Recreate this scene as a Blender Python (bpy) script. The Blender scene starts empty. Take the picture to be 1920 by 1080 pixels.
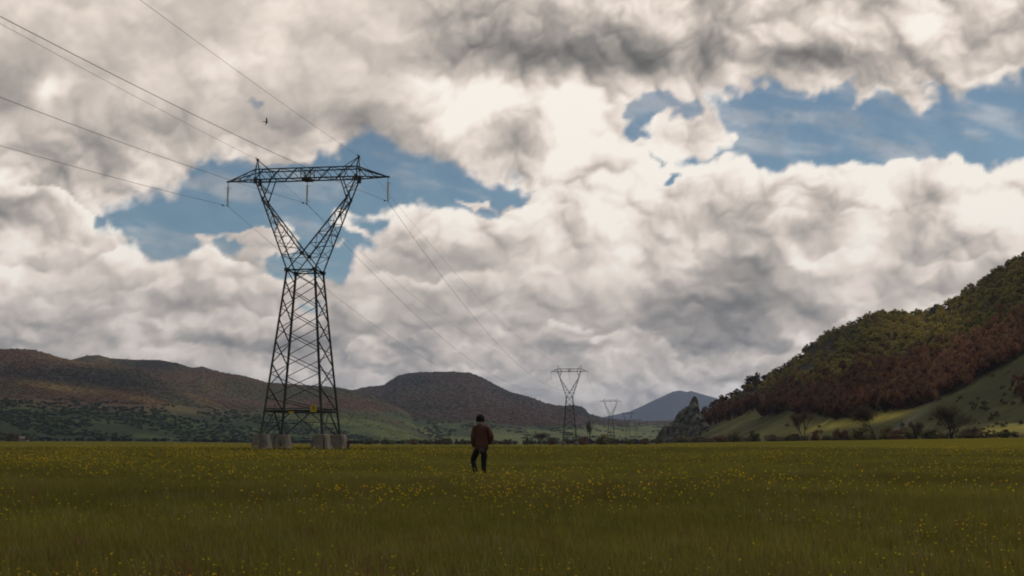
import bpy, math, random
import numpy as np
from mathutils import Vector, Matrix
rnd = random.Random(7)
R = math.radians
sc = bpy.context.scene
col = sc.collection

# ------------------------------------------------------------------ camera
F = 2150.0                       # focal length in units of the 1920 wide frame
PIT = math.atan(292 / F)
CH = 0.95                        # camera height above the meadow
cam_d = bpy.data.cameras.new('camera'); cam = bpy.data.objects.new('camera', cam_d); col.objects.link(cam)
cam.location = (0, 0, CH); cam.rotation_euler = (math.pi / 2 + PIT, 0, 0)
cam_d.sensor_width = 36; cam_d.lens = 36 * F / 1920
cam_d.clip_start = 0.1; cam_d.clip_end = 80000
sc.camera = cam
sc.render.resolution_x, sc.render.resolution_y = 1024, 576
sc.view_settings.view_transform = 'Standard'; sc.view_settings.look = 'None'
sc.view_settings.exposure = 0; sc.view_settings.gamma = 1
sc.render.engine = 'CYCLES'
cy = sc.cycles
cy.max_bounces = 5; cy.diffuse_bounces = 2; cy.glossy_bounces = 2; cy.transparent_max_bounces = 6; cy.volume_bounces = 0
cy.use_denoising = True
cy.pixel_filter_type = 'BLACKMAN_HARRIS'; cy.filter_width = 1.9
CP, SP = math.cos(PIT), math.sin(PIT)

def pix_dir(x, y):
    """direction in the world of a point of the 1920x1080 frame"""
    a = (np.asarray(x, float) - 960) / F; b = (540 - np.asarray(y, float)) / F
    return np.stack([a + 0 * b, CP - b * SP + 0 * a, SP + b * CP + 0 * a], -1)
def azel(x, y):
    d = pix_dir(x, y)
    return np.arctan2(d[..., 0], d[..., 1]), np.arctan2(d[..., 2], np.hypot(d[..., 0], d[..., 1]))
def proj(p):
    p = np.asarray(p, float); z = p[..., 2] - CH
    d = p[..., 1] * CP + z * SP; u = -p[..., 1] * SP + z * CP
    d = np.where(d < .01, .01, d)
    return 960 + F * p[..., 0] / d, 540 - F * u / d
def at(x, y, r):
    """world point seen at (x, y), at ground distance r"""
    d = pix_dir(x, y); k = r / np.hypot(d[0], d[1])
    return Vector((d[0] * k, d[1] * k, CH + d[2] * k))

# ------------------------------------------------------------------ sky
SUN_EL, SUN_AZ = R(52), R(62)       # azimuth measured from the view direction, to the right
world = bpy.data.worlds.new('World'); world.use_nodes = True
world.cycles.sampling_method = 'MANUAL'; world.cycles.sample_map_resolution = 384
wt = world.node_tree; wt.nodes.clear()
def N(t, typ, **kw):
    n = t.nodes.new(typ)
    for k, v in kw.items(): setattr(n, k, v)
    return n
class G:
    """small helper that writes node expressions"""
    def __init__(s, tree): s.t = tree
    def m(s, op, a, b=None, c=None, clamp=False):
        n = N(s.t, 'ShaderNodeMath', operation=op, use_clamp=clamp)
        for i, v in enumerate((a, b, c)):
            if v is None: continue
            if isinstance(v, (int, float)): n.inputs[i].default_value = v
            else: s.t.links.new(v, n.inputs[i])
        return n.outputs[0]
    def vm(s, op, a, b=None, c=None, scale=None):
        n = N(s.t, 'ShaderNodeVectorMath', operation=op)
        for i, v in enumerate((a, b, c)):
            if v is None: continue
            if isinstance(v, (tuple, list)): n.inputs[i].default_value = v
            else: s.t.links.new(v, n.inputs[i])
        if scale is not None:
            if isinstance(scale, (int, float)): n.inputs['Scale'].default_value = scale
            else: s.t.links.new(scale, n.inputs['Scale'])
        return n.outputs['Value' if op in ('LENGTH', 'DOT_PRODUCT') else 'Vector']
    def comb(s, x, y, z):
        n = N(s.t, 'ShaderNodeCombineXYZ')
        for i, v in enumerate((x, y, z)):
            if isinstance(v, (int, float)): n.inputs[i].default_value = v
            else: s.t.links.new(v, n.inputs[i])
        return n.outputs[0]
    def sep(s, v):
        n = N(s.t, 'ShaderNodeSeparateXYZ'); s.t.links.new(v, n.inputs[0]); return n.outputs
    def noise(s, vec, scale, detail=4, rough=.5, dist=0., lac=2.0):
        n = N(s.t, 'ShaderNodeTexNoise'); n.inputs['Scale'].default_value = scale
        n.inputs['Detail'].default_value = detail; n.inputs['Roughness'].default_value = rough
        n.inputs['Distortion'].default_value = dist; n.inputs['Lacunarity'].default_value = lac
        if vec is not None: s.t.links.new(vec, n.inputs['Vector'])
        return n.outputs
    def ramp(s, fac, stops, interp='LINEAR'):
        n = N(s.t, 'ShaderNodeValToRGB'); cr = n.color_ramp; cr.interpolation = interp
        while len(cr.elements) < len(stops): cr.elements.new(1.0)
        for e, (p, c) in zip(cr.elements, stops): e.position = p
        for e, (p, c) in zip(cr.elements, stops): e.color = tuple(c) if len(c) == 4 else tuple(c) + (1,)
        if fac is not None: s.t.links.new(fac, n.inputs[0])
        return n.outputs[0]
    def smooth(s, v, a, b, lo=0., hi=1.):
        n = N(s.t, 'ShaderNodeMapRange', interpolation_type='SMOOTHSTEP')
        s.t.links.new(v, n.inputs[0])
        for i, q in enumerate((a, b, lo, hi)): n.inputs[i + 1].default_value = q
        return n.outputs[0]
    def mix(s, f, a, b, typ='MIX'):
        n = N(s.t, 'ShaderNodeMix', data_type='RGBA', blend_type=typ)
        for k, v in ((0, f), (6, a), (7, b)):
            if isinstance(v, (int, float)): n.inputs[k].default_value = v
            elif isinstance(v, (tuple, list)): n.inputs[k].default_value = tuple(v) + (1,) if len(v) == 3 else v
            else: s.t.links.new(v, n.inputs[k])
        return n.outputs[2]

g = G(wt)
dirv = g.vm('NORMALIZE', N(wt, 'ShaderNodeTexCoord').outputs['Generated'])
dx, dy, dz = g.sep(dirv)
az = g.m('ARCTAN2', dx, dy); el = g.m('ARCSINE', dz)
# outside the part of the sky in view: broken grey cloud everywhere
outm = g.m('MAXIMUM', g.smooth(g.m('ABSOLUTE', az), R(27), R(31)), g.smooth(el, R(25), R(29)))
n1 = g.noise(dirv, 3.2, 7, .55, .4)[0]; n2 = g.noise(g.vm('ADD', dirv, (3, 1, 4)), 7, 6, .5, .2)[0]
alpha = g.m('MULTIPLY', g.smooth(n1, .40, .54), outm)
cloud = g.ramp(n2, [(.3, (.20, .195, .185)), (.5, (.42, .40, .38)), (.68, (.80, .75, .70))])
sky = N(wt, 'ShaderNodeTexSky', sky_type='NISHITA'); sky.sun_disc = False
sky.sun_elevation = SUN_EL; sky.sun_rotation = SUN_AZ; sky.altitude = 900; sky.air_density = 1.0; sky.dust_density = .7; sky.ozone_density = 1.2
SKYK = 0.09
skc = g.vm('MULTIPLY', sky.outputs[0], (0.62, .74, .69))
final = g.mix(alpha, skc, g.vm('SCALE', cloud, scale=1 / SKYK))
bg = N(wt, 'ShaderNodeBackground'); bg.inputs[1].default_value = SKYK
wt.links.new(final, bg.inputs[0]); wo = N(wt, 'ShaderNodeOutputWorld'); wt.links.new(bg.outputs[0], wo.inputs[0]); sc.world = world

sun_d = bpy.data.lights.new('sun', 'SUN'); sun = bpy.data.objects.new('sun', sun_d); col.objects.link(sun)
sun_d.energy = 1.4; sun_d.angle = R(10); sun_d.color = (1, .95, .87)
sv = Vector((math.sin(SUN_AZ) * math.cos(SUN_EL), math.cos(SUN_AZ) * math.cos(SUN_EL), math.sin(SUN_EL)))
sun.rotation_euler = sv.to_track_quat('Z', 'Y').to_euler()


# -- the banks of cloud over the valley: a dome far beyond everything, its colours worked out from traced outlines and noise
# numpy value noise
_rs = np.random.RandomState(5); _T = _rs.rand(512, 512)
def vn(x, y):
    xi, yi = np.floor(x).astype(int), np.floor(y).astype(int); fx, fy = x - xi, y - yi
    fx = fx * fx * (3 - 2 * fx); fy = fy * fy * (3 - 2 * fy)
    t = lambda a, b: _T[a % 512, b % 512]
    return (t(xi, yi) * (1 - fx) + t(xi + 1, yi) * fx) * (1 - fy) + (t(xi, yi + 1) * (1 - fx) + t(xi + 1, yi + 1) * fx) * fy
def fbm(x, y, s, o=4, rough=.5):
    a, tot, r = 1., 0., 0.
    for i in range(o):
        r = r + a * vn(x / s + 17.3 * i, y / s - 9.1 * i); tot += a; a *= rough; s = s / 2.03
    return r / tot
def sst(x, a, b):
    t = np.clip((x - a) / (b - a), 0, 1); return t * t * (3 - 2 * t)

def poly_sd(px, py, pts):
    """signed distance (positive inside) to a polygon"""
    pts = np.array(pts, float); n = len(pts)
    d = np.full(px.shape, 1e9); ins = np.zeros(px.shape, bool)
    for i in range(n):
        a, b = pts[i], pts[(i + 1) % n]; e = b - a
        wx, wy = px - a[0], py - a[1]
        t = np.clip((wx * e[0] + wy * e[1]) / max(e @ e, 1e-9), 0, 1)
        d = np.minimum(d, np.hypot(wx - e[0] * t, wy - e[1] * t))
        c = ((a[1] > py) != (b[1] > py)) & (px < (b[0] - a[0]) * (py - a[1]) / (b[1] - a[1] + 1e-12) + a[0])
        ins ^= c
    return np.where(ins, d, -d)
BLUE = [
 [(1990,140),(1840,156),(1760,176),(1720,195),(1670,192),(1630,165),(1590,160),(1540,172),(1500,180),(1440,176),(1345,176),(1322,190),(1348,212),(1366,245),(1342,272),(1292,288),(1262,304),(1330,290),(1380,294),(1440,310),(1490,302),(1530,296),(1575,288),(1612,291),(1655,318),(1700,298),(1740,288),(1782,284),(1822,290),(1852,310),(1990,312)],
 [(1192,212),(1205,192),(1260,186),(1300,196),(1285,206),(1240,212),(1222,232),(1200,236)],
 [(206,400),(240,382),(300,368),(335,352),(352,325),(372,300),(398,288),(430,286),(470,296),(500,316),(545,310),(590,290),(640,296),(672,276),(695,262),(740,278),(790,292),(830,300),(900,328),(965,347),(988,364),(940,388),(885,388),(830,380),(780,380),(740,386),(690,392),(640,402),(660,412),(730,412),(720,424),(655,436),(690,452),(640,466),(665,500),(640,520),(600,512),(560,480),(520,470),(500,455),(470,470),(420,470),(378,458),(340,478),(296,492),(255,480),(222,470),(208,450)],
 [(470,478),(530,462),(570,470),(560,500),(520,520),(490,505)],
 [(560,575),(590,570),(600,582),(570,586)],
]
PUFF = [(460,432,62,17,1.3),(495,452,36,34,.9),(302,440,26,11,.9),(362,420,18,8,.8),(372,443,24,8,.7),(405,348,30,16,1.0),(560,432,34,14,.9),(612,455,30,14,.9),(905,368,44,8,.9),(520,300,26,22,.8),(1850,205,60,12,.25),(1290,225,38,30,.5),(640,430,40,12,.7),
 (1550,146,70,18,.9),(1600,190,11,38,.62),(1517,184,12,26,.6),(1572,226,34,8,.42),(1545,190,20,12,.2),(1700,172,60,16,.7),(1842,216,8,5,.5),(1250,240,30,14,.4),(1370,240,10,10,.5)]
HOLE = [(1225,215,40,20,.9),(1280,200,30,12,.6),(1212,262,36,14,1.2),(560,485,60,26,.8),(640,480,30,30,.5),(200,420,16,40,.5),(300,420,60,30,.4),(520,390,60,30,.5),(850,345,80,24,.6),(1420,215,70,30,.5),(1760,230,120,40,.5),(1270,322,26,9,1.0),(1232,300,14,9,.9),(1690,150,46,9,.8),(462,205,26,12,1.1),(1040,345,44,7,.9),(1165,345,20,6,.6),(25,480,0.1,1,.0),(150,362,30,10,.9),(760,575,30,8,.5),(1730,165,30,9,.7),(640,560,26,6,.5)]
def BASE(px, py): return .80 - .10 * np.clip((py - 400) / 330, 0, 1)
SH = [ (1200,104,330,40,-.36),(1000,116,170,34,-.12),(1560,110,220,28,-.18),(700,60,500,60,-.08),(1230,20,700,50,-.06),(20,150,70,55,-.30),(88,160,30,26,.34),(130,158,26,20,.14),(230,160,60,30,.06),(250,250,190,80,-.10),(150,320,90,40,-.05),(560,165,160,50,-.06),(400,170,50,40,.06),
 (540,225,140,46,-.14),(700,250,130,42,-.20),(850,222,50,44,.26),(905,185,66,30,.20),(1060,195,76,34,.27),(1140,230,110,46,.10),(985,268,80,26,-.12),
 (640,268,26,18,.16),(1150,290,110,26,.10),(480,250,60,30,.04),(10,300,40,60,.06),(20,400,56,26,-.30),(80,372,40,14,-.10),(175,410,30,55,.14),(70,455,120,30,.08),
 (60,530,110,22,-.02),(340,560,110,22,-.16),(160,560,60,18,-.06),(100,600,190,22,-.10),(480,545,60,30,.02),(230,600,60,12,.08),(60,640,200,16,-.16),(470,645,130,22,-.16),
 (560,640,60,40,-.14),(620,610,36,60,-.16),(810,470,90,34,-.08),(950,440,80,30,-.04),(870,480,60,24,-.08),(1050,445,110,26,-.06),
 (900,560,180,30,-.10),(1060,655,70,12,-.20),(800,620,100,30,-.10),(1560,330,300,20,.06),(1440,400,70,24,-.12),(1330,385,60,20,-.08),(1410,500,100,46,-.20),(1500,440,110,22,-.06),(1502,494,40,20,.34),(1640,400,60,20,-.06),
 (1250,470,90,30,.04),(1320,590,180,46,-.22),(1460,575,120,40,-.16),(1250,560,70,20,-.06),(1505,640,30,22,.24),(1370,640,110,26,-.20),(1450,700,100,20,-.12),(1190,660,80,30,.06),
 (1790,455,150,22,-.14),(1650,500,120,22,-.08),(1870,520,80,26,-.20),(1750,545,90,20,-.10),(1880,400,60,36,.10),(1700,590,90,20,.02),(1890,330,60,16,.08),
 (1180,700,120,40,-.03),(1000,720,60,20,-.06),(1150,765,120,14,-.04),(820,685,40,12,.10),(760,660,60,20,-.12),(1300,735,80,14,.02),(860,650,60,14,.04)]
BANK = [ ([(-60,330),(0,335),(40,345),(70,350),(100,353),(130,358),(165,380),(192,408),(206,440),(215,470)],-60,212,34,.16,.14),
 # top edge, from, to, depth, gain, darkening behind
 ([(600,408),(650,402),(700,392),(740,386),(780,381),(830,383),(860,379),(882,388),(930,390),(990,372),(1040,352),(1080,350),(1120,330),(1170,318),(1230,310),(1280,298),(1330,291),(1370,294),(1400,300),(1440,311),(1490,303),(1530,297),(1575,289),(1610,292),(1655,319),(1700,299),(1740,289),(1780,285),(1820,291),(1850,311),(1880,313),(1960,311)],640,2000,34,.20,0.),
 ([(-30,510),(40,505),(80,512),(120,515),(150,500),(180,487),(215,472),(240,469),(265,481),(300,492),(340,479),(370,463),(400,466),(420,479),(450,495),(480,508),(520,520),(560,520)],-60,540,30,.20,.08),
 ([(-30,575),(40,560),(120,552),(200,545),(260,530),(320,512),(360,520),(420,528),(460,560)],60,440,30,.07,.06),
 ([(360,610),(400,582),(440,574),(480,590),(520,582),(560,600)],370,540,24,.14,.08),
 ([(610,548),(660,525),(720,508),(770,520),(820,530),(870,505),(940,520),(1020,500),(1100,520)],620,1080,34,.10,.07),
 ([(700,470),(760,445),(820,420),(900,432),(960,405),(1040,425),(1120,400),(1200,420)],700,1180,26,.07,.04),
 ([(1120,470),(1200,440),(1280,450),(1340,420),(1400,450),(1470,400),(1540,410),(1600,380),(1680,400),(1760,370),(1840,400),(1930,380)],1140,1990,26,.06,.06),
 ([(1480,500),(1560,470),(1640,460),(1720,490),(1800,500),(1900,470)],1500,1990,26,.08,.07),
 ([(1560,600),(1620,560),(1700,530),(1780,560),(1860,550),(1930,560)],1540,1990,22,.08,.05),
 ([(1080,640),(1140,620),(1200,612),(1250,640),(1300,680),(1360,710),(1400,740)],1090,1380,36,.16,.05),
 ([(1120,700),(1180,690),(1240,705),(1290,730)],1110,1300,16,.08,.05),
 ([(1400,700),(1440,660),(1480,650),(1500,620),(1530,640),(1560,660)],1380,1560,20,.12,.03),
 ([(640,690),(655,640),(680,622),(700,620),(720,640),(740,680)],640,742,24,.20,.10),
 ([(740,640),(800,610),(860,600),(920,615),(980,640)],740,980,22,.09,.06),
 ([(800,705),(830,680),(870,672),(910,690),(980,700),(1040,720)],800,1040,12,.12,.05),
 ([(1130,790),(1160,765),(1200,750),(1260,740),(1330,730)],1120,1330,10,.08,.04),
 ([(-30,625),(60,612),(140,620),(220,605),(300,622),(360,640)],-60,360,16,.08,.05),
]
BALL = [(1050,634,50,26,.97,.60)]
# ---- clouds painted by hand over the valley, as luminance and cover for every direction
def noise_set(px, py):
    # features get finer towards the horizon
    k = 1.0 / (.45 + .55 * np.clip((900 - py) / 760, 0, 1.3))
    def f(s, o, r=.5, ax=1.0, ay=1.0, off=0.):
        u_, v_ = px * .83 + py * .62, py * .87 - px * .53; u2, v2 = px * 1.7 * .88 + py * 2.5 * .47, py * 2.5 * .88 - px * 1.7 * .47
        a = fbm(u_ + off + 2000, v_ + off * .7 + 3000, s, o, r); b = fbm(u2 + 2300 + off, v2 + 5000 + off, s, o, r)
        w = sst(py, 430, 760); return a * (1 - w) + b * w
    return f
def tops(px, pts): 
    p = np.array(pts, float); return np.interp(px, p[:, 0], p[:, 1])
def pn(x, y):
    """smooth gradient noise, about -1..1"""
    xi, yi = np.floor(x).astype(int), np.floor(y).astype(int); fx, fy = x - xi, y - yi
    def gr(a, b, dx, dy): t_ = _T[a % 512, b % 512] * 6.2832 * 3; return np.cos(t_) * dx + np.sin(t_) * dy
    u_, v_ = fx ** 3 * (fx * (fx * 6 - 15) + 10), fy ** 3 * (fy * (fy * 6 - 15) + 10)
    a = gr(xi, yi, fx, fy) * (1 - u_) + gr(xi + 1, yi, fx - 1, fy) * u_; b = gr(xi, yi + 1, fx, fy - 1) * (1 - u_) + gr(xi + 1, yi + 1, fx - 1, fy - 1) * u_
    return (a * (1 - v_) + b * v_) * 1.5
def heap(x, y, py):
    """billows: rounded heaps parted by creases; finer and flatter towards the horizon"""
    def one(x, y, s):
        r, a, tot = 0., 1., 0.
        for i in range(5): r = r + a * np.abs(pn(x / s + 31.7 * i, y / s - 12.3 * i)); tot += a; a *= .40; s = s / 2.07
        return r / tot * 1.25
    w = sst(py, 400, 740)
    return one(x * .97 + y * .24, y * 1.1 - x * .2, 150.) * (1 - w) + one(x * .99 + y * .1, y * 1.7 - x * .12, 110.) * w
def paint(px, py):
    f = noise_set(px, py)
    wx = (f(120, 5, .55, off=11) - .5) * 62 + (f(28, 3, .45, off=55) - .5) * 22
    wy = (f(110, 5, .55, off=700) - .5) * 58 + (f(26, 3, .45, off=91) - .5) * 22
    X, Y = px + wx, py + wy
    X2, Y2 = px + wx * 1.5, py + wy * 1.5
    fine = f(22, 3, .5, off=123) - .5; soft = f(150, 5, .5, off=400) - .5
    h0, h1 = heap(X + 4000, Y + 4000, py), heap(X + 4007, Y + 3989, py)            # heaped puffs, and the same a step towards the sun
    # --- cover
    sd = np.full(px.shape, -1e9)
    for P in BLUE: sd = np.maximum(sd, poly_sd(X, Y, P))
    c = .5 - sd / 44
    c = np.clip(c, -.6, 1.6)
    for x, y, a, b, k in PUFF: c = c + k * np.exp(-((X2 - x) / a) ** 2 - ((Y2 - y) / b) ** 2)
    for x, y, a, b, k in HOLE: c = c - k * np.exp(-((X2 - x) / a) ** 2 - ((Y2 - y) / b) ** 2)
    tl = sst(py - np.interp(px, [0, 200, 400, 640, 900, 1000, 1200, 1920], [300, 400, 420, 372, 368, 335, 262, 252]), -12, 12)   # crisp tops below, torn edges above
    c = c + (h0 - .33) * (.9 - .2 * tl) + fine * (.75 - .4 * tl) + soft * .35
    w_ = .42 - .24 * tl
    alpha = sst(c, .5 - w_, .5 + w_)
    streak = fbm(px * .35 + py * .25, py * 1.6 - px * .35, 60, 5, .6)
    alpha = np.maximum(alpha, .05 + .26 * sst(streak, .42, .75))
    # --- luminance
    L = BASE(px, py) + .04
    for x, y, a, b, k in SH: L = L + k * np.exp(-((X - x) / a) ** 2 - ((Y - y) / b) ** 2)
    soft_k = sst(f(90, 3, .5, off=222), .40, .62)          # edges sharp in places, melting elsewhere
    for pts, x0, x1, depth, gain, back in BANK:
        T = tops(X, pts); d = Y - T
        m = (1 - .5 * (soft_k if depth < 33 or back > .05 else 0)) * sst(X, x0 - 25, x0 + 25) * (1 - sst(X, x1 - 25, x1 + 25))
        up = np.where(d > 0, gain * np.exp(-np.clip(d, 0, None) / depth), back * np.exp(np.clip(d, None, 0) / (depth * .5)) )
        s = sst(d, -4 - 5 * soft_k, 4 + 5 * soft_k); L = L + m * (s * gain * np.exp(-np.clip(d, 0, None) / depth) - (1 - s) * back * np.exp(-np.clip(-d, 0, None) / (depth * 1.1)))
    for x, y, a, b, top, bot in BALL:
        q = ((X - x) / a) ** 2 + ((Y - y) / b) ** 2; m = sst(-q, -1.25, -.80)
        t = np.clip((Y - y) / b * .5 + .5, 0, 1); L = L * (1 - m) + m * (top * (1 - t) + bot * t)
    # crowds of small puffs, each lit from above
    rp = np.random.RandomState(12)
    for k in range(230):
        y0 = 330 + 430 * rp.rand() ** .8; x0 = rp.uniform(-60, 1980); sc_ = (.30 + .9 * np.clip((800 - y0) / 420, 0, 1)) * rp.uniform(.6, 1.5)
        a, b = 46 * sc_, 24 * sc_; am = rp.uniform(.25, .8)
        i0, i1 = x0 - a * 2.2 - 60, x0 + a * 2.2 + 60
        q = ((X - x0) / a) ** 2 + ((Y - y0) / b) ** 2; m = np.exp(-q ** 2.2 * .8) * am
        L = L + m * (.12 - .22 * np.clip((Y - y0) / b * .5 + .5, 0, 1)) 
    for k in range(26):                                                       # larger soft swells
        y0 = rp.uniform(60, 620); x0 = rp.uniform(-60, 1980); a, b = rp.uniform(70, 130), rp.uniform(34, 60)
        q = ((X2 - x0) / a) ** 2 + ((Y2 - y0) / b) ** 2; L = L + np.exp(-q) * (.07 - .15 * np.clip((Y2 - y0) / b * .5 + .5, 0, 1))
    tx = sst(py, 300, 700)
    calm = 1 - .6 * sst(-py, -330, -150) * (1 - sst(px, 700, 900))                 # the upper left mass is smoother
    L = L + ((h0 - .36) * (.46 - .16 * tx) + (h0 - h1) * (.44 - .22 * tx)) * calm + soft * .30 + fine * .03 + (1 - sst(c, .7, 1.5)) * .06 * tl
    return np.clip(L, 0, 1), np.clip(alpha, 0, 1)
STOPS = np.array([0, .3, .45, .6, .75, .88, 1]); COLS = np.array([(.07, .068, .062), (.145, .142, .135), (.25, .236, .222), (.41, .378, .348), (.625, .565, .512), (.87, .79, .725), (1.0, .965, .90)])
def cloud_rgb(L): return np.stack([np.interp(L, STOPS, COLS[:, i]) for i in range(3)], -1) * np.array([1.035, .995, .955])

def sky_dome():
    da = np.radians(np.arange(-31, 31.01, .105)); de = np.radians(np.arange(-1.0, 29.01, .105)); Rr = 46000.
    A, E_ = np.meshgrid(da, de); P = np.stack([np.sin(A) * np.cos(E_), np.cos(A) * np.cos(E_), np.sin(E_)], -1) * Rr
    px, py = proj(P + np.array([0, 0, CH])); L, al = paint(px, py)
    al = al * (1 - sst(np.abs(A), R(27), R(31))) * (1 - sst(E_, R(25), R(29)))
    rgb = cloud_rgb(L); n, m = A.shape
    me = bpy.data.meshes.new('sky'); i, j = np.meshgrid(np.arange(n - 1), np.arange(m - 1), indexing='ij'); k = i * m + j
    me.from_pydata(P.reshape(-1, 3).tolist(), [], np.stack([k, k + m, k + m + 1, k + 1], -1).reshape(-1, 4).tolist())
    ca = me.color_attributes.new('Col', 'FLOAT_COLOR', 'POINT'); ca.data.foreach_set('color', np.concatenate([rgb, al[..., None]], -1).astype(np.float32).ravel())
    m_ = bpy.data.materials.new('clouds'); m_.use_nodes = True; t = m_.node_tree; t.nodes.clear()
    a = N(t, 'ShaderNodeAttribute', attribute_name='Col'); e = N(t, 'ShaderNodeEmission'); tr = N(t, 'ShaderNodeBsdfTransparent'); mx = N(t, 'ShaderNodeMixShader'); o_ = N(t, 'ShaderNodeOutputMaterial')
    t.links.new(a.outputs['Color'], e.inputs[0]); t.links.new(a.outputs['Alpha'], mx.inputs[0]); t.links.new(tr.outputs[0], mx.inputs[1]); t.links.new(e.outputs[0], mx.inputs[2]); t.links.new(mx.outputs[0], o_.inputs[0])
    m_.cycles.emission_sampling = 'NONE'; me.materials.append(m_)
    o = bpy.data.objects.new('sky', me); col.objects.link(o); o['label'] = 'broken banks of cumulus cloud with blue gaps'; o['kind'] = 'structure'
sky_dome()

# ------------------------------------------------------------------ helpers
def tag(o, label=None, cat=None, group=None, kind=None):
    for k, v_ in (('label', label), ('category', cat), ('group', group), ('kind', kind)):
        if v_: o[k] = v_
    return o
def empty(name, loc, rz=0, **kw):
    o = bpy.data.objects.new(name, None); col.objects.link(o); o.location = loc; o.rotation_euler = (0, 0, rz); o.empty_display_size = .3
    return tag(o, **kw)
def mesh(name, verts, faces, mat=None, parent=None, smooth=False, link=True):
    me = bpy.data.meshes.new(name)
    me.from_pydata([tuple(map(float, p)) for p in verts] if not isinstance(verts, np.ndarray) else verts.tolist(), [], faces if not isinstance(faces, np.ndarray) else faces.tolist())
    if mat: me.materials.append(mat)
    if smooth: me.polygons.foreach_set('use_smooth', np.ones(len(me.polygons), bool))
    me.update()
    o = bpy.data.objects.new(name, me)
    if link: col.objects.link(o)
    if parent: o.parent = parent
    return o
class MB:
    def __init__(s): s.v = []; s.f = []
    def add(s, vs, fs):
        n = len(s.v); s.v += [tuple(p) for p in vs]; s.f += [tuple(i + n for i in f) for f in fs]
    def angle(s, p, q, w, t=None, roll=0):
        """rolled steel angle from p to q"""
        p, q = Vector(p), Vector(q); t = t or w * .34
        d = (q - p).normalized(); a = d.cross(Vector((0, 0, 1)) if abs(d.z) < .9 else Vector((0, 1, 0))).normalized(); b = d.cross(a)
        c, s_ = math.cos(roll), math.sin(roll); a, b = a * c + b * s_, b * c - a * s_
        sec = [(0, 0), (w, 0), (w, t), (t, t), (t, w), (0, w)]
        o = w * .4
        vs = [e + a * (x - o) + b * (y - o) for e in (p, q) for x, y in sec]
        fs = [(i, (i + 1) % 6, 6 + (i + 1) % 6, 6 + i) for i in range(6)] + [(5, 4, 3, 2, 1, 0), (6, 7, 8, 9, 10, 11)]
        s.add(vs, fs)
    def box(s, c, sx, sy, sz, rz=0):
        cz, sz_ = math.cos(rz), math.sin(rz); vs = []
        for z in (-.5, .5):
            for x, y in ((-.5, -.5), (.5, -.5), (.5, .5), (-.5, .5)):
                X, Y = x * sx, y * sy; vs.append((c[0] + X * cz - Y * sz_, c[1] + X * sz_ + Y * cz, c[2] + z * sz))
        s.add(vs, [(3, 2, 1, 0), (4, 5, 6, 7), (0, 1, 5, 4), (1, 2, 6, 5), (2, 3, 7, 6), (3, 0, 4, 7)])
    def tube(s, pts, rad, n=6):
        pts = [Vector(p) for p in pts]; vs = []; fs = []
        for i, p in enumerate(pts):
            d = (pts[min(i + 1, len(pts) - 1)] - pts[max(i - 1, 0)]).normalized()
            a = d.cross(Vector((0, 0, 1)) if abs(d.z) < .95 else Vector((0, 1, 0))).normalized(); b = d.cross(a)
            r = rad[i] if isinstance(rad, (list, tuple)) else rad
            for k in range(n):
                t = 2 * math.pi * k / n; vs.append(p + a * (math.cos(t) * r) + b * (math.sin(t) * r))
        for i in range(len(pts) - 1):
            for k in range(n): fs.append((i * n + k, i * n + (k + 1) % n, (i + 1) * n + (k + 1) % n, (i + 1) * n + k))
        fs += [tuple(reversed(range(n))), tuple(range((len(pts) - 1) * n, len(pts) * n))]
        s.add(vs, fs)
    def lathe(s, c, prof, n=12):
        vs = []; fs = []
        for r, z in prof:
            for k in range(n):
                t = 2 * math.pi * k / n; vs.append((c[0] + r * math.cos(t), c[1] + r * math.sin(t), c[2] + z))
        for i in range(len(prof) - 1):
            for k in range(n): fs.append((i * n + k, i * n + (k + 1) % n, (i + 1) * n + (k + 1) % n, (i + 1) * n + k))
        fs += [tuple(reversed(range(n))), tuple(range((len(prof) - 1) * n, len(prof) * n))]
        s.add(vs, fs)
    def build(s, name, mat, parent=None, smooth=False): return mesh(name, s.v, s.f, mat, parent, smooth)

def copy_tree(o, parent=None):
    c = o.copy(); col.objects.link(c); c.parent = parent
    for ch in list(o.children): copy_tree(ch, c)
    return c

# ------------------------------------------------------------------ materials
def mat(name, fn):
    m_ = bpy.data.materials.new(name); m_.use_nodes = True; t = m_.node_tree; t.nodes.clear(); gg = G(t)
    out = N(t, 'ShaderNodeOutputMaterial'); b = N(t, 'ShaderNodeBsdfPrincipled'); t.links.new(b.outputs[0], out.inputs[0])
    b.inputs['Roughness'].default_value = .85; b.inputs['Specular IOR Level'].default_value = .2
    fn(t, gg, b, out); return m_
def coord(t, kind='Object'): return N(t, 'ShaderNodeTexCoord').outputs[kind]
def bump(t, b, h, strength=.4, dist=.05):
    n = N(t, 'ShaderNodeBump'); n.inputs['Strength'].default_value = strength; n.inputs['Distance'].default_value = dist
    t.links.new(h, n.inputs['Height']); t.links.new(n.outputs[0], b.inputs['Normal'])
def simple(name, c, c2=None, scale=3., rough=.8, metal=0., bmp=0., det=5, spec=.2):
    def fn(t, gg, b, out):
        n = gg.noise(coord(t), scale, det, .6)[0]
        t.links.new(gg.ramp(n, [(.3, c), (.7, c2 or c)]), b.inputs['Base Color'])
        b.inputs['Roughness'].default_value = rough; b.inputs['Metallic'].default_value = metal; b.inputs['Specular IOR Level'].default_value = spec
        if bmp: bump(t, b, gg.noise(coord(t), scale * 4, 4, .6)[0], bmp, .03)
    return mat(name, fn)
M_steel = simple('weathered_steel', (.040, .042, .040), (.075, .068, .058), .7, .7, .3, spec=.3)
M_wire = simple('cable_metal', (.22, .21, .20), (.28, .27, .26), .2, .6, .4)
M_ins = simple('insulator_glass', (.78, .74, .64), (.60, .57, .50), 2, .35, spec=.5)
M_yel = simple('yellow_sign', (.52, .36, .02), (.42, .28, .02), 3, .6)
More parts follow.
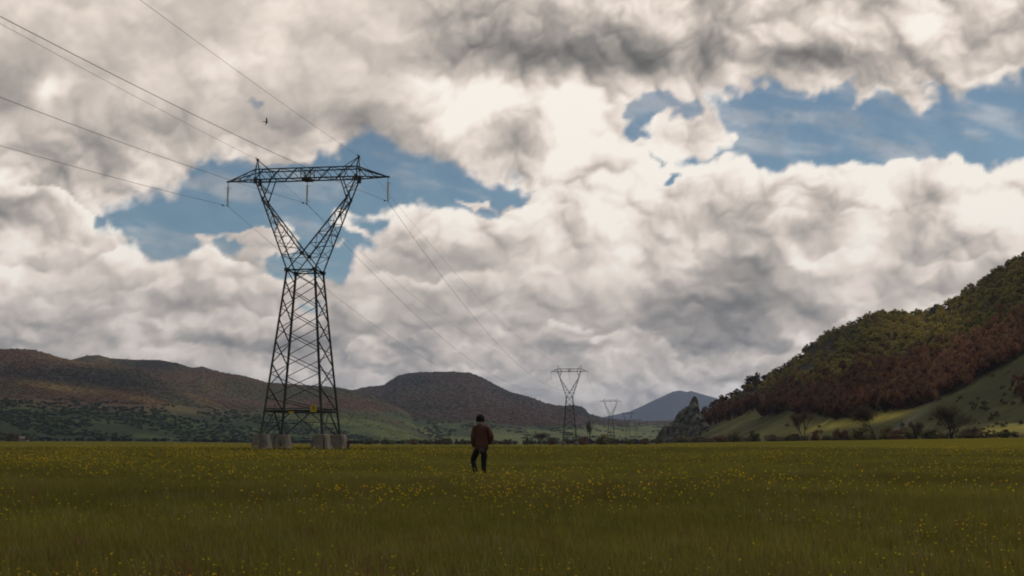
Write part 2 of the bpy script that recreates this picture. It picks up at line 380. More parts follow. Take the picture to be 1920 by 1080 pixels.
M_blackp = simple('black_print', (.02, .02, .02), (.03, .03, .02), 3, .6)
def _conc(t, gg, b, out):
    p = coord(t)
    n = gg.noise(p, 1.1, 6, .65)[0]
    base = gg.ramp(n, [(.25, (.115, .088, .066)), (.5, (.165, .132, .10)), (.75, (.22, .18, .14))])
    st = gg.noise(gg.vm('MULTIPLY', p, (1.6, 1.6, .18)), 1.0, 5, .6)[0]           # rain streaks
    c = gg.mix(gg.smooth(st, .50, .66), base, (.05, .041, .034))
    t.links.new(c, b.inputs['Base Color']); bump(t, b, gg.noise(p, 9, 5, .6)[0], .5, .04)
M_conc = mat('stained_concrete', _conc)
def _leaf(src):
    def fn(t, gg, b, out):
        if src == 'inst':
            a = N(t, 'ShaderNodeAttribute', attribute_type='INSTANCER', attribute_name='tint'); c = a.outputs['Color']
        else:
            c = N(t, 'ShaderNodeObjectInfo').outputs['Color']
        n = gg.noise(coord(t), 1.3, 3, .6)[0]
        k = gg.ramp(n, [(.3, (.85,) * 3), (.7, (1.15, 1.13, 1.10))])
        cc = gg.mix(1.0, c, k, 'MULTIPLY')
        t.links.new(cc, b.inputs['Base Color'])
        b.inputs['Roughness'].default_value = .75
        tr = N(t, 'ShaderNodeBsdfTranslucent'); t.links.new(cc, tr.inputs[0])
        mx = N(t, 'ShaderNodeMixShader'); mx.inputs[0].default_value = .48
        t.links.new(b.outputs[0], mx.inputs[1]); t.links.new(tr.outputs[0], mx.inputs[2]); t.links.new(mx.outputs[0], out.inputs[0])
    return fn
M_leafI = mat('foliage_of_wood', _leaf('inst'))
M_leaf = mat('foliage', _leaf('obj'))
M_bark = simple('bark', (.040, .032, .026), (.065, .052, .042), 5, .9, bmp=.5)
M_rock = simple('grey_rock', (.060, .056, .036), (.18, .165, .13), .22, .9, bmp=.9, det=8)
def _hill(t, gg, b, out):
    a = N(t, 'ShaderNodeAttribute', attribute_name='Col'); p = coord(t)
    n = gg.noise(p, .035, 7, .68)[0]; n2_ = gg.noise(p, .16, 4, .6)[0]
    c = gg.mix(1.0, a.outputs['Color'], gg.ramp(n, [(.3, (.78, .79, .82)), (.7, (1.22, 1.2, 1.16))]), 'MULTIPLY')
    c = gg.mix(1.0, c, gg.ramp(n2_, [(.3, (.78,) * 3), (.7, (1.2,) * 3)]), 'MULTIPLY')
    t.links.new(c, b.inputs['Base Color']); b.inputs['Roughness'].default_value = .95; b.inputs['Specular IOR Level'].default_value = .05
    bump(t, b, n, .22, 5.0)
M_hill = mat('hillside', _hill)
def _ground(t, gg, b, out):
    a = N(t, 'ShaderNodeAttribute', attribute_name='Col'); p = coord(t)
    n = gg.noise(p, .55, 6, .65)[0]; far = gg.noise(gg.vm('MULTIPLY', p, (.35, 1, 1)), .045, 5, .6)[0]
    c = gg.mix(1.0, a.outputs['Color'], gg.ramp(n, [(.3, (.72, .74, .7)), (.7, (1.26, 1.22, 1.2))]), 'MULTIPLY')
    # drifts of buttercups, too far to tell single flowers
    fl = gg.m('MULTIPLY', gg.smooth(far, .46, .66), gg.smooth(gg.noise(p, 2.2, 3, .7)[0], .48, .62))
    c = gg.mix(gg.m('MULTIPLY', fl, .42), c, (.30, .19, .012))
    c = gg.mix(1.0, c, gg.ramp(gg.noise(p, .02, 4, .6)[0], [(.35, (.82, .86, .9)), (.65, (1.14, 1.08, .95))]), 'MULTIPLY')
    t.links.new(c, b.inputs['Base Color']); b.inputs['Roughness'].default_value = 1.0; b.inputs['Specular IOR Level'].default_value = .0
    bump(t, b, n, .5, .08)
M_ground = mat('meadow_ground', _ground)

# ------------------------------------------------------------------ terrain
def azx(x):  # azimuth of frame column x, on the horizon
    return np.arctan2((np.asarray(x, float) - 960) * CP / F, 1.0)
# foot of the hills round the meadow: column, row of the far edge of the meadow, distance
FOOT = np.array([(-1200, 826, 1500), (-300, 827, 1600), (0, 827.5, 1700), (300, 828.5, 1800), (520, 831, 1900), (700, 832.2, 2000), (960, 832.6, 2300), (1200, 832, 1700), (1240, 830.5, 1150), (1330, 829.5, 800), (1500, 827.0, 620), (1700, 824.5, 520), (1920, 822, 470), (2300, 820, 430), (3400, 818, 430)], float)
FA = azx(FOOT[:, 0]); FR = FOOT[:, 2]; FZ = CH + (832 - FOOT[:, 1]) / F * FR
def ground_z(x, y):
    a = np.arctan2(x, y); r = np.hypot(x, y)
    rb = np.interp(a, FA, FR); zb = np.interp(a, FA, FZ)
    return zb * sst(r, rb * .25, rb * 1.0) + 0 * r
def set_col(o, c):
    ca = o.data.color_attributes.new('Col', 'FLOAT_COLOR', 'POINT')
    buf = np.ones((len(o.data.vertices), 4), np.float32); buf[:, :3] = c; ca.data.foreach_set('color', buf.ravel())
def grid_faces(nr, nc, wrap=False):
    i, j = np.meshgrid(np.arange(nr - 1), np.arange(nc if wrap else nc - 1), indexing='ij')
    j2 = (j + 1) % nc
    return np.stack([i * nc + j, i * nc + j2, (i + 1) * nc + j2, (i + 1) * nc + j], -1).reshape(-1, 4)
# the meadow and the valley floor, one sheet
front = np.arange(-32, 32.01, .3); rest = np.arange(36, 324, 6.)
ga = np.radians(np.concatenate([front, rest])); gr = np.concatenate([[.01, 1, 2], np.geomspace(3, 23000, 170)])
A_, R_ = np.meshgrid(ga, gr); X_ = np.sin(A_) * R_; Y_ = np.cos(A_) * R_
Z_ = ground_z(X_, Y_)
P1 = (-31.0, 170.0)
vco = np.stack([X_, Y_, Z_], -1).reshape(-1, 3)
ground = mesh('ground', vco, grid_faces(len(gr), len(ga), True), M_ground, smooth=True); tag(ground, 'flat meadow floor of olive green grass reaching the hills', kind='structure')
gx, gy = vco[:, 0], vco[:, 1]; grd = np.hypot(gx, gy)
gc = np.array([.118, .102, .018])[None] * (0.86 + .30 * fbm(gx, gy, 60, 4))[:, None]
gc = gc * (1 - .10 * sst(grd, 250, 900))[:, None]
dp = np.hypot((gx - P1[0]) / 17, (gy - P1[1] + 6) / 22); lush = np.exp(-dp ** 4)[:, None]
gc = gc * (1 - lush) + np.array([.030, .042, .009]) * lush
farm = sst(grd, 1500, 2600)[:, None]; gc = gc * (1 - farm) + np.array([.085, .095, .035]) * farm
set_col(ground, gc)

def hill(name, sky, rb, rr, back, label, colfn, prof=1.4, und=10., us=260., x0=None, x1=None, nc=420, nr=110, seed=0, drop=0., gain=1.):
    """a range of hills: skyline traced as (column, row), its foot at distance rb and its crest at rr (numbers, or (column, distance) lists)"""
    sky = np.array(sky, float); a_, e_ = azel(sky[:, 0], sky[:, 1] + drop)
    lo, hi = (azx(x0) if x0 is not None else a_[0]), (azx(x1) if x1 is not None else a_[-1])
    aa = np.linspace(lo, hi, nc)
    E = np.interp(aa, a_, np.tan(e_))
    f = lambda q: np.full(nc, float(q)) if np.isscalar(q) else np.interp(aa, azx(np.array(q)[:, 0]), np.array(q)[:, 1])
    Rb, Rr = f(rb), f(rr)
    t = np.concatenate([np.linspace(0, 1, int(nr * .75)), np.linspace(1, 2, nr - int(nr * .75) + 1)[1:]])[:, None]
    r = Rb + (Rr - Rb) * np.minimum(t, 1) + back * np.maximum(t - 1, 0)
    X = np.sin(aa) * r; Y = np.cos(aa) * r
    zb = ground_z(np.sin(aa) * Rb, np.cos(aa) * Rb) - 1.5
    top = CH + E * Rr
    S = np.where(t <= 1, 1 - (1 - np.minimum(t, 1)) ** prof, 1 - (t - 1) ** 2)
    Z = zb + (top - zb) * S
    n_ = fbm(X + seed * 977, Y - seed * 331, us, 5, .5) - .5
    rid = np.abs(fbm(X - seed * 577, Y + seed * 131, us * 1.7, 3, .5) - .5)
    Z = Z + (n_ * 2 * und - rid * und * 2.2) * np.sin(np.pi * np.clip(t, 0, 1.)) * np.clip(S, .15, 1) + n_ * und * .12 * (t > .9)
    Z = np.where(t >= 1.999, -30, Z)
    vs = np.stack([X, Y, Z + 0 * X], -1).reshape(-1, 3)
    o = mesh(name, vs, grid_faces(len(t), nc), M_hill, smooth=True); tag(o, label, kind='structure')
    px, py = proj(vs); tt = np.broadcast_to(t, X.shape).ravel()
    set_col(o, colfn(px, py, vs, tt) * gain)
    return dict(o=o, vs=vs, px=px.reshape(X.shape), py=py.reshape(X.shape), X=X, Y=Y, Z=Z + 0 * X, t=np.broadcast_to(t, X.shape))
def lerp(a, b, k): return np.asarray(a) * (1 - k[:, None]) + np.asarray(b) * k[:, None]
def blob(px, py, x, y, a, b, rot=0):
    c, s = math.cos(R(rot)), math.sin(R(rot)); X, Y = (px - x) * c + (py - y) * s, -(px - x) * s + (py - y) * c
    return np.exp(-(X / a) ** 2 - (Y / b) ** 2)

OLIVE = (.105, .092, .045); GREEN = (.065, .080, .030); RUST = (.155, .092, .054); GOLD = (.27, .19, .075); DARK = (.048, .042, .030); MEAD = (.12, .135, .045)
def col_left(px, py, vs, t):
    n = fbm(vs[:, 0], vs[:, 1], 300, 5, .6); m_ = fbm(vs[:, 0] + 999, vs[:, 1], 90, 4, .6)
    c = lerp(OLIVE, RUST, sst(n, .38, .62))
    c = lerp(c, DARK, np.clip(blob(px, py, 130, 712, 190, 24, 3) * 1.4, 0, 1) * .9)  # shaded upper slope, its shadow painted into the colour
    c = lerp(c, GOLD, np.clip(blob(px, py, 110, 727, 85, 8, 8) + blob(px, py, 330, 765, 130, 6, 14) * .8 + blob(px, py, 350, 730, 90, 10, 34) * .7 + blob(px, py, 140, 676, 70, 7, 8) * .7, 0, 1) * .85)  # sunlit ridge and bands, the sunlight painted in as gold
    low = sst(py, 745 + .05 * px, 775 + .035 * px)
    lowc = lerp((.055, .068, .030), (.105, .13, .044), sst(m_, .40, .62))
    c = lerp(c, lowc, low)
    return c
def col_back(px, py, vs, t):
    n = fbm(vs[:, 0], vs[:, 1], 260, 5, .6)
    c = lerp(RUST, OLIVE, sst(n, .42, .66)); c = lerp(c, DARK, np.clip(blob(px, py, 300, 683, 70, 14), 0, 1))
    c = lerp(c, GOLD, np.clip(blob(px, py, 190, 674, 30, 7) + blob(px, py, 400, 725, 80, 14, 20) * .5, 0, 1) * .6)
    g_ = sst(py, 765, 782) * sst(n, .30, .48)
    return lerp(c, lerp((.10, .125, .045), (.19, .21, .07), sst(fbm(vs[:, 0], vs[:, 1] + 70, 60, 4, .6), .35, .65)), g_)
def col_mid(px, py, vs, t):
    n = fbm(vs[:, 0], vs[:, 1], 420, 5, .6); m_ = fbm(vs[:, 0] + 99, vs[:, 1] + 77, 120, 4, .6)
    c = lerp((.128, .086, .062), (.100, .086, .054), sst(n, .40, .62))
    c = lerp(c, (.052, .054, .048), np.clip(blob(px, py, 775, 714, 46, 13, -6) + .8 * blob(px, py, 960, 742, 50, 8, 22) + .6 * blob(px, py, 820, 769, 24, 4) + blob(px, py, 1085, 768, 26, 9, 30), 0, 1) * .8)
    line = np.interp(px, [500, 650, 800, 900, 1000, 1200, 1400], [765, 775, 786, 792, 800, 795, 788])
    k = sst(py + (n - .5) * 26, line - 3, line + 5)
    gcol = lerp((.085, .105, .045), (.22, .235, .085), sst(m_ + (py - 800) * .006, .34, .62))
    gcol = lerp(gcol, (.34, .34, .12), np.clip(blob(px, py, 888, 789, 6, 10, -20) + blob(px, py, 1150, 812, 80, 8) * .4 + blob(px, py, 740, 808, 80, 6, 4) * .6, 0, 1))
    return lerp(c, gcol, k)
def col_blue(px, py, vs, t):
    n = fbm(vs[:, 0], vs[:, 1], 1500, 4, .6); return lerp((.075, .070, .075), (.10, .088, .088), n)
def col_right(px, py, vs, t):
    n = fbm(vs[:, 0], vs[:, 1], 60, 5, .6)
    c = lerp((.048, .046, .018), (.098, .088, .030), sst(n, .35, .65))
    c = lerp(c, (.30, .245, .05), np.clip(blob(px, py, 1570, 794, 66, 9, -12) + blob(px, py, 1660, 782, 44, 8, -14), 0, 1) * .9)  # sun patches on the meadow slope, painted as brighter colour
    c = lerp(c, (.12, .11, .085), np.clip(blob(px, py, 1690, 800, 70, 7, -36), 0, 1) * .5)
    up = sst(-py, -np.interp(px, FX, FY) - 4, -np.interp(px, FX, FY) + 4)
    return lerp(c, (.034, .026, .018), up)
def col_spur(px, py, vs, t):
    n = fbm(vs[:, 0], vs[:, 1], 26, 5, .6)
    c = lerp((.058, .054, .026), (.118, .102, .046), sst(n, .35, .65))
    c = lerp(c, (.33, .27, .055), np.clip(blob(px, py, 1890, 806, 90, 9, -8) + .6 * blob(px, py, 1900, 775, 40, 8, -14), 0, 1) * .9)  # sunlight on the lower grass, put into the colour
    c = lerp(c, (.24, .21, .17), np.clip(blob(px, py, 1700, 800, 60, 7, -38) + .9 * blob(px, py, 1760, 754, 60, 4, -38), 0, 1) * .8 * sst(n, .35, .6))
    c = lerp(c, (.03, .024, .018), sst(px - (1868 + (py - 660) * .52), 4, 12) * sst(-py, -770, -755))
    return c
# front edge of the wood on the right hill
FX = np.array([1280, 1300, 1330, 1361, 1393, 1415, 1428, 1455, 1476, 1500, 1522, 1569, 1612, 1645, 1684, 1728, 1800, 1870, 1960.])
FY = np.array([806, 800, 797, 789, 777, 768, 778, 780, 768, 777, 776, 786, 778, 768, 768, 760, 730, 690, 640.])

H_blue = hill('mountain', [(1000,800),(1110,786),(1150,778),(1180,772),(1200,763),(1225,751),(1245,742),(1262,734),(1275,732),(1288,735),(1296,733),(1320,740),(1345,747),(1400,760),(1500,790),(1600,800)], 12000, 15500, 3500, 'hazy blue mountain with a small stepped summit far behind the valley', col_blue, und=90, us=2200, prof=1.2, seed=1, nc=260)
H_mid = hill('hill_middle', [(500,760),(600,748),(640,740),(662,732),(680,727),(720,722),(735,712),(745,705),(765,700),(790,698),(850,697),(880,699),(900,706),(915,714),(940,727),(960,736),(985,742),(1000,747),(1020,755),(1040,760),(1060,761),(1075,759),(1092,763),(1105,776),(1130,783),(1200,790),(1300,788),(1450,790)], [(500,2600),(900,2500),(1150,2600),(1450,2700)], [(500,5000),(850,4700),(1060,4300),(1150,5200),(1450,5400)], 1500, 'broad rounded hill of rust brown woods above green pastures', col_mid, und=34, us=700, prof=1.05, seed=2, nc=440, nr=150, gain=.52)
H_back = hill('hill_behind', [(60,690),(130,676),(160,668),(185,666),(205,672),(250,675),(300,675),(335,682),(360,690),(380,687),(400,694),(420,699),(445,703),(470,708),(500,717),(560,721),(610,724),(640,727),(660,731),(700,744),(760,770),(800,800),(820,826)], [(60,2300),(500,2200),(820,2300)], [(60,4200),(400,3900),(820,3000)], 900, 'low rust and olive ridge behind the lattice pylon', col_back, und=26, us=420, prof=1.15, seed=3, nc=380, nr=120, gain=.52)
H_left = hill('hill_left', [(-500,600),(-300,620),(-100,645),(0,655),(30,654),(60,656),(85,662),(110,670),(150,678),(200,683),(240,686),(275,694),(300,712),(330,728),(370,742),(430,760),(500,776),(560,790),(640,808),(700,824)], [(-500,1600),(0,1720),(500,1950),(700,2050)], [(-500,3300),(0,3300),(300,2900),(700,2300)], 900, 'dark wooded hill with painted golden sunlit bands at the left', col_left, und=20, us=330, prof=1.1, seed=4, nc=440, nr=130, gain=.55)
SKY_R = [(1225,829),(1262,822),(1290,800),(1320,775),(1345,760),(1370,745),(1400,728),(1440,710),(1470,692),(1490,680),(1520,652),(1550,630),(1590,616),(1615,601),(1640,594),(1680,592),(1730,592),(1755,584),(1775,578),(1800,560),(1830,540),(1860,522),(1890,502),(1920,484),(2000,434),(2200,330),(2500,260),(3000,300)]
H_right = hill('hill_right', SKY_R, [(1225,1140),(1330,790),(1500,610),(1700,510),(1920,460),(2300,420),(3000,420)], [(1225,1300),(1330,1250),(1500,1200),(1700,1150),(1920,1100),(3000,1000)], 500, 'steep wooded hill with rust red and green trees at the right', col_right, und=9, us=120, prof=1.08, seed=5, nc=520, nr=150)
SKY_S = [(1560,828),(1620,824),(1665,815),(1690,803),(1715,786),(1745,765),(1775,742),(1800,724),(1830,702),(1852,688),(1870,678),(1890,676),(1920,668),(2000,640),(2200,600),(2600,640)]
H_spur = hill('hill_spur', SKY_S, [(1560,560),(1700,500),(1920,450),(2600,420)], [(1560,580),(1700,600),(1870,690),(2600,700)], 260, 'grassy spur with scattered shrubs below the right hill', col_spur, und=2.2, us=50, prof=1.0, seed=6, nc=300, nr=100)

# ------------------------------------------------------------------ trees
_rn = np.random.RandomState(11)
def leaf_mesh(name, n, rx, rz, leaf, seed, z0=0., nclump=16, stretch=1., matl=None, up=False, core=.45):
    """a crown: leaf sized faces gathered in clumps, with gaps between them; its base at z0"""
    rs = np.random.RandomState(seed)
    d = rs.normal(size=(nclump, 3)); d /= np.linalg.norm(d, axis=1)[:, None]
    rad = rs.uniform(core, .85, nclump)[:, None]; cc = d * rad; cr = rs.uniform(.22, .42, nclump)
    k = rs.randint(0, nclump, n); q = rs.normal(size=(n, 3)); q /= np.linalg.norm(q, axis=1)[:, None]
    p = cc[k] + q * (cr[k] * rs.uniform(.4, 1.1, n))[:, None]
    p[:, 2] = np.where(p[:, 2] < -.72, -.72 + rs.uniform(0, .2, n), p[:, 2])
    p = p * np.array([rx, rx * rs.uniform(.85, 1.1), rz]) + np.array([0, 0, z0 + rz * .75])
    nrm = q + rs.normal(size=(n, 3)) * .7; 
    if up: nrm[:, 2] *= .25
    nrm /= np.linalg.norm(nrm, axis=1)[:, None]
    a = np.cross(nrm, [0.05, .03, 1]); a /= np.linalg.norm(a, axis=1)[:, None] + 1e-9; b = np.cross(nrm, a)
    s = leaf * rs.uniform(.5, 1.3, n)[:, None]
    v_ = np.stack([p - a * s - b * s * stretch * .6, p + a * s * .8 - b * s * stretch, p + a * s + b * s * stretch * .8, p - a * s * .5 + b * s * stretch], 1).reshape(-1, 3)
    return mesh(name, v_, np.arange(n * 4).reshape(-1, 4), matl or M_leaf, link=False)
def protos(label, lst):
    c = bpy.data.collections.new(label)
    for o in lst: c.objects.link(o)
    return c
wood_kind = protos('tree_shapes', [leaf_mesh('crown', 420, 1., .85, .085, 20 + i, -.45, 13, matl=M_leafI) for i in range(5)])
bare_kind = protos('bare_tree_shapes', [leaf_mesh('crown', 420, .95, .95, .06, 40 + i, -.3, 12, 1.7, matl=M_leafI, up=True) for i in range(5)])
far_kind = protos('far_tree_shapes', [leaf_mesh('crown', 90, 1., .8, .22, 60 + i, -.45, 9, matl=M_leafI) for i in range(4)])

def scatter(name, pts, scl, tint, coll, label, cat, tilt=.12, zs=None, link=True):
    """one mass of plants: a point cloud mesh whose points each carry a plant"""
    n = len(pts); rs = np.random.RandomState(n % 9973)
    me = bpy.data.meshes.new(name); me.from_pydata(np.asarray(pts).tolist(), [], [])
    scl = np.asarray(scl, float)
    if scl.ndim == 1: scl = np.stack([scl, scl, scl * (zs if zs is not None else 1)], -1)
    rot = np.stack([rs.uniform(-tilt, tilt, n), rs.uniform(-tilt, tilt, n), rs.uniform(0, 6.28, n)], -1)
    for nm, typ, dat, key in (('scl', 'FLOAT_VECTOR', scl, 'vector'), ('rot', 'FLOAT_VECTOR', rot, 'vector'), ('tint', 'FLOAT_COLOR', np.concatenate([tint, np.ones((n, 1))], 1), 'color')):
        at_ = me.attributes.new(nm, typ, 'POINT'); at_.data.foreach_set(key, dat.astype(np.float32).ravel())
    o = bpy.data.objects.new(name, me); col.objects.link(o); tag(o, label, cat, kind='stuff')
    ng = bpy.data.node_groups.new(name, 'GeometryNodeTree')
    ng.interface.new_socket('Geometry', in_out='INPUT', socket_type='NodeSocketGeometry'); ng.interface.new_socket('Geometry', in_out='OUTPUT', socket_type='NodeSocketGeometry')
    gi, go = N(ng, 'NodeGroupInput'), N(ng, 'NodeGroupOutput'); L = ng.links.new
    ci = N(ng, 'GeometryNodeCollectionInfo'); ci.inputs['Collection'].default_value = coll; ci.inputs['Separate Children'].default_value = True; ci.inputs['Reset Children'].default_value = True
    ip = N(ng, 'GeometryNodeInstanceOnPoints'); ip.inputs['Pick Instance'].default_value = True
    na = lambda nm_: (lambda q: (q.inputs.__getitem__('Name').__setattr__('default_value', nm_), q.outputs['Attribute'])[1])(N(ng, 'GeometryNodeInputNamedAttribute', data_type='FLOAT_VECTOR'))
    ri = N(ng, 'FunctionNodeRandomValue', data_type='INT'); ri.inputs[4].default_value = 0; ri.inputs[5].default_value = len(coll.objects) - 1
    e2r = N(ng, 'FunctionNodeEulerToRotation')
    L(gi.outputs[0], ip.inputs['Points']); L(ci.outputs[0], ip.inputs['Instance']); L(ri.outputs[2], ip.inputs['Instance Index'])
    L(na('rot'), e2r.inputs[0]); L(e2r.outputs[0], ip.inputs['Rotation']); L(na('scl'), ip.inputs['Scale']); L(ip.outputs[0], go.inputs[0])
    md = o.modifiers.new('plants', 'NODES'); md.node_group = ng
    return o
def sample(H, n, seed, mask):
    """points on a hill surface in view, spread evenly as seen from the meadow"""
    rs = np.random.RandomState(seed); nr, nc = H['X'].shape
    px, py = H['px'], H['py']
    i = rs.randint(0, nr - 1, n * 9); j = rs.randint(0, nc - 1, n * 9)
    area = np.abs(px[i, j + 1] - px[i, j]) * np.abs(py[i, j] - py[i + 1, j]) + .05
    keep = rs.rand(len(i)) < area / np.percentile(np.abs(px[:-1, 1:] - px[:-1, :-1])[H['t'][:-1, 1:] < .99] * np.abs(py[:-1, 1:] - py[1:, 1:])[H['t'][:-1, 1:] < .99] + .05, 93)
    i, j = i[keep], j[keep]; a, b = rs.rand(len(i)), rs.rand(len(i))
    bl = lambda q: (q[i, j] * (1 - b) + q[i, j + 1] * b) * (1 - a) + (q[i + 1, j] * (1 - b) + q[i + 1, j + 1] * b) * a
    P = np.stack([bl(H['X']), bl(H['Y']), bl(H['Z'])], -1); x, y = proj(P)
    k = mask(x, y, P) & (H['t'][i, j] < 1.02) & (x > -260) & (x < 2180)
    return P[k][:n], x[k][:n], y[k][:n]
def tinted(base, n, rs, amt=.22):
    t = np.asarray(base) * np.ones((n, 1)); return t * (1 + rs.normal(size=(n, 1)) * amt).clip(.45, 1.7) * (1 + rs.normal(size=(n, 3)) * .05)

# woods on the right hill
rs = np.random.RandomState(3)
inwood = lambda x, y, P: (y < np.interp(x, FX, FY)) & (x > 1285)
P, x, y = sample(H_right, 5200, 1, inwood)
redline = np.interp(x, [1280, 1400, 1480, 1560, 1650, 1720, 1800, 1870, 1940], [735, 735, 718, 702, 680, 662, 650, 625, 600])
isgreen = (y + rs.normal(size=len(x)) * 13 + (fbm(P[:, 0], P[:, 1], 60, 3, .6) - .5) * 70) < redline
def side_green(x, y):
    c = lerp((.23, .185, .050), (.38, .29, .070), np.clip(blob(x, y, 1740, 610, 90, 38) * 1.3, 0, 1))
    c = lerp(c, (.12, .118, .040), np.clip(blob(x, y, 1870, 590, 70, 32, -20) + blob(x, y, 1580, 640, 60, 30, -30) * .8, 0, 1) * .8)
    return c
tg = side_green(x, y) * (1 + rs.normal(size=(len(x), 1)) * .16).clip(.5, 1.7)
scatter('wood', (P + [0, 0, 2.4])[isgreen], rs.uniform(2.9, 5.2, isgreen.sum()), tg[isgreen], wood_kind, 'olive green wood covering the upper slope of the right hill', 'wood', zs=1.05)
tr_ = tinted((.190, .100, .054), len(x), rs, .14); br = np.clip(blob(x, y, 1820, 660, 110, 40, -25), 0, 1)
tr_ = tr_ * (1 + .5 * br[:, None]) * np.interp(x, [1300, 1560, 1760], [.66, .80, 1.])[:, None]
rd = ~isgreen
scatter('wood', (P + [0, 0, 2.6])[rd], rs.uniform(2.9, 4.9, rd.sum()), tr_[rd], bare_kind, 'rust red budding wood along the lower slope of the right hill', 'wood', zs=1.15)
P, x, y = sample(H_spur, 1400, 2, lambda x, y, P: (x > 1874 + (y - 680) * .52) & (y < 765))
scatter('wood', P + [0, 0, 2.2], rs.uniform(2.4, 3.6, len(P)), tinted((.130, .064, .040), len(P), rs), bare_kind, 'dark red wood beside the grassy spur at the right', 'wood', zs=1.2)
P, x, y = sample(H_right, 800, 9, lambda x, y, P: (y > np.interp(x, FX, FY) + 2) & (fbm(P[:, 0], P[:, 1], 34, 3, .6) > .5))
scatter('scrub', P + [0, 0, .2], rs.uniform(.7, 1.9, len(P)), tinted((.095, .078, .038), len(P), rs, .25), bare_kind, 'low tufts of scrub over the grass below the right hand wood', 'scrub', zs=.7)
P, x, y = sample(H_spur, 1000, 10, lambda x, y, P: (x < 1874 + (y - 680) * .5) & (fbm(P[:, 0], P[:, 1], 20, 3, .6) > .48))
scatter('scrub', P + [0, 0, .1], rs.uniform(.35, 1.1, len(P)), tinted((.10, .082, .042), len(P), rs, .25), bare_kind, 'low tufts of scrub over the grassy spur', 'scrub', zs=.7)
# woods on the far hills
P, x, y = sample(H_left, 6000, 3, lambda x, y, P: y < 745 + .05 * x)
cl = col_left(x, y, P, None)  # crowns take the slope colours, painted sun and shade included
scatter('wood', P + [0, 0, .4], rs.uniform(2.4, 4.4, len(P)), cl * (1 + rs.normal(size=(len(P), 1)) * .10).clip(.6, 1.5) * 1.6 * np.array([1.14, .97, .86]), far_kind, 'brown and olive wood on the hill at the left', 'wood', zs=.55)
P, x, y = sample(H_left, 3600, 4, lambda x, y, P: (y > 742 + .05 * x) & (fbm(P[:, 0] + 5, P[:, 1], 70, 4, .6) > .46))
scatter('scrub', P + [0, 0, .8], rs.uniform(2.4, 5.0, len(P)), tinted((.066, .076, .036), len(P), rs, .28), far_kind, 'dark scrub on the green slope at the foot of the left hill', 'scrub', zs=.6)
P, x, y = sample(H_back, 4500, 5, lambda x, y, P: (y < 768) | (fbm(P[:, 0] + 5, P[:, 1], 80, 4, .6) > .5))
scatter('wood', P + [0, 0, .4], rs.uniform(2.6, 4.6, len(P)), col_back(x, y, P, None) * (1 + rs.normal(size=(len(P), 1)) * .10).clip(.6, 1.5) * 1.6 * np.array([1.14, .97, .86]), far_kind, 'rust brown wood on the ridge behind the tall pylon', 'wood', zs=.55)
P, x, y = sample(H_mid, 5500, 6, lambda x, y, P: (y < np.interp(x, [500, 650, 800, 900, 1000, 1200, 1400], [765, 775, 786, 792, 800, 795, 788])) | (fbm(P[:, 0], P[:, 1] + 44, 90, 4, .6) > .55))
cm = col_mid(x, y, P, None); low = y > np.interp(x, [500, 650, 800, 900, 1000, 1200, 1400], [768, 778, 789, 795, 803, 798, 791])
cm[low] = np.array([.058, .070, .034])
scatter('wood', P + [0, 0, .6], np.where(low, rs.uniform(3, 6.5, len(P)), rs.uniform(3.6, 6.2, len(P))), cm * (1 + rs.normal(size=(len(P), 1)) * .08).clip(.6, 1.5) * 1.5 * np.array([1.12, .97, .88]), far_kind, 'purple brown wood on the broad rounded hill', 'wood', zs=.5)

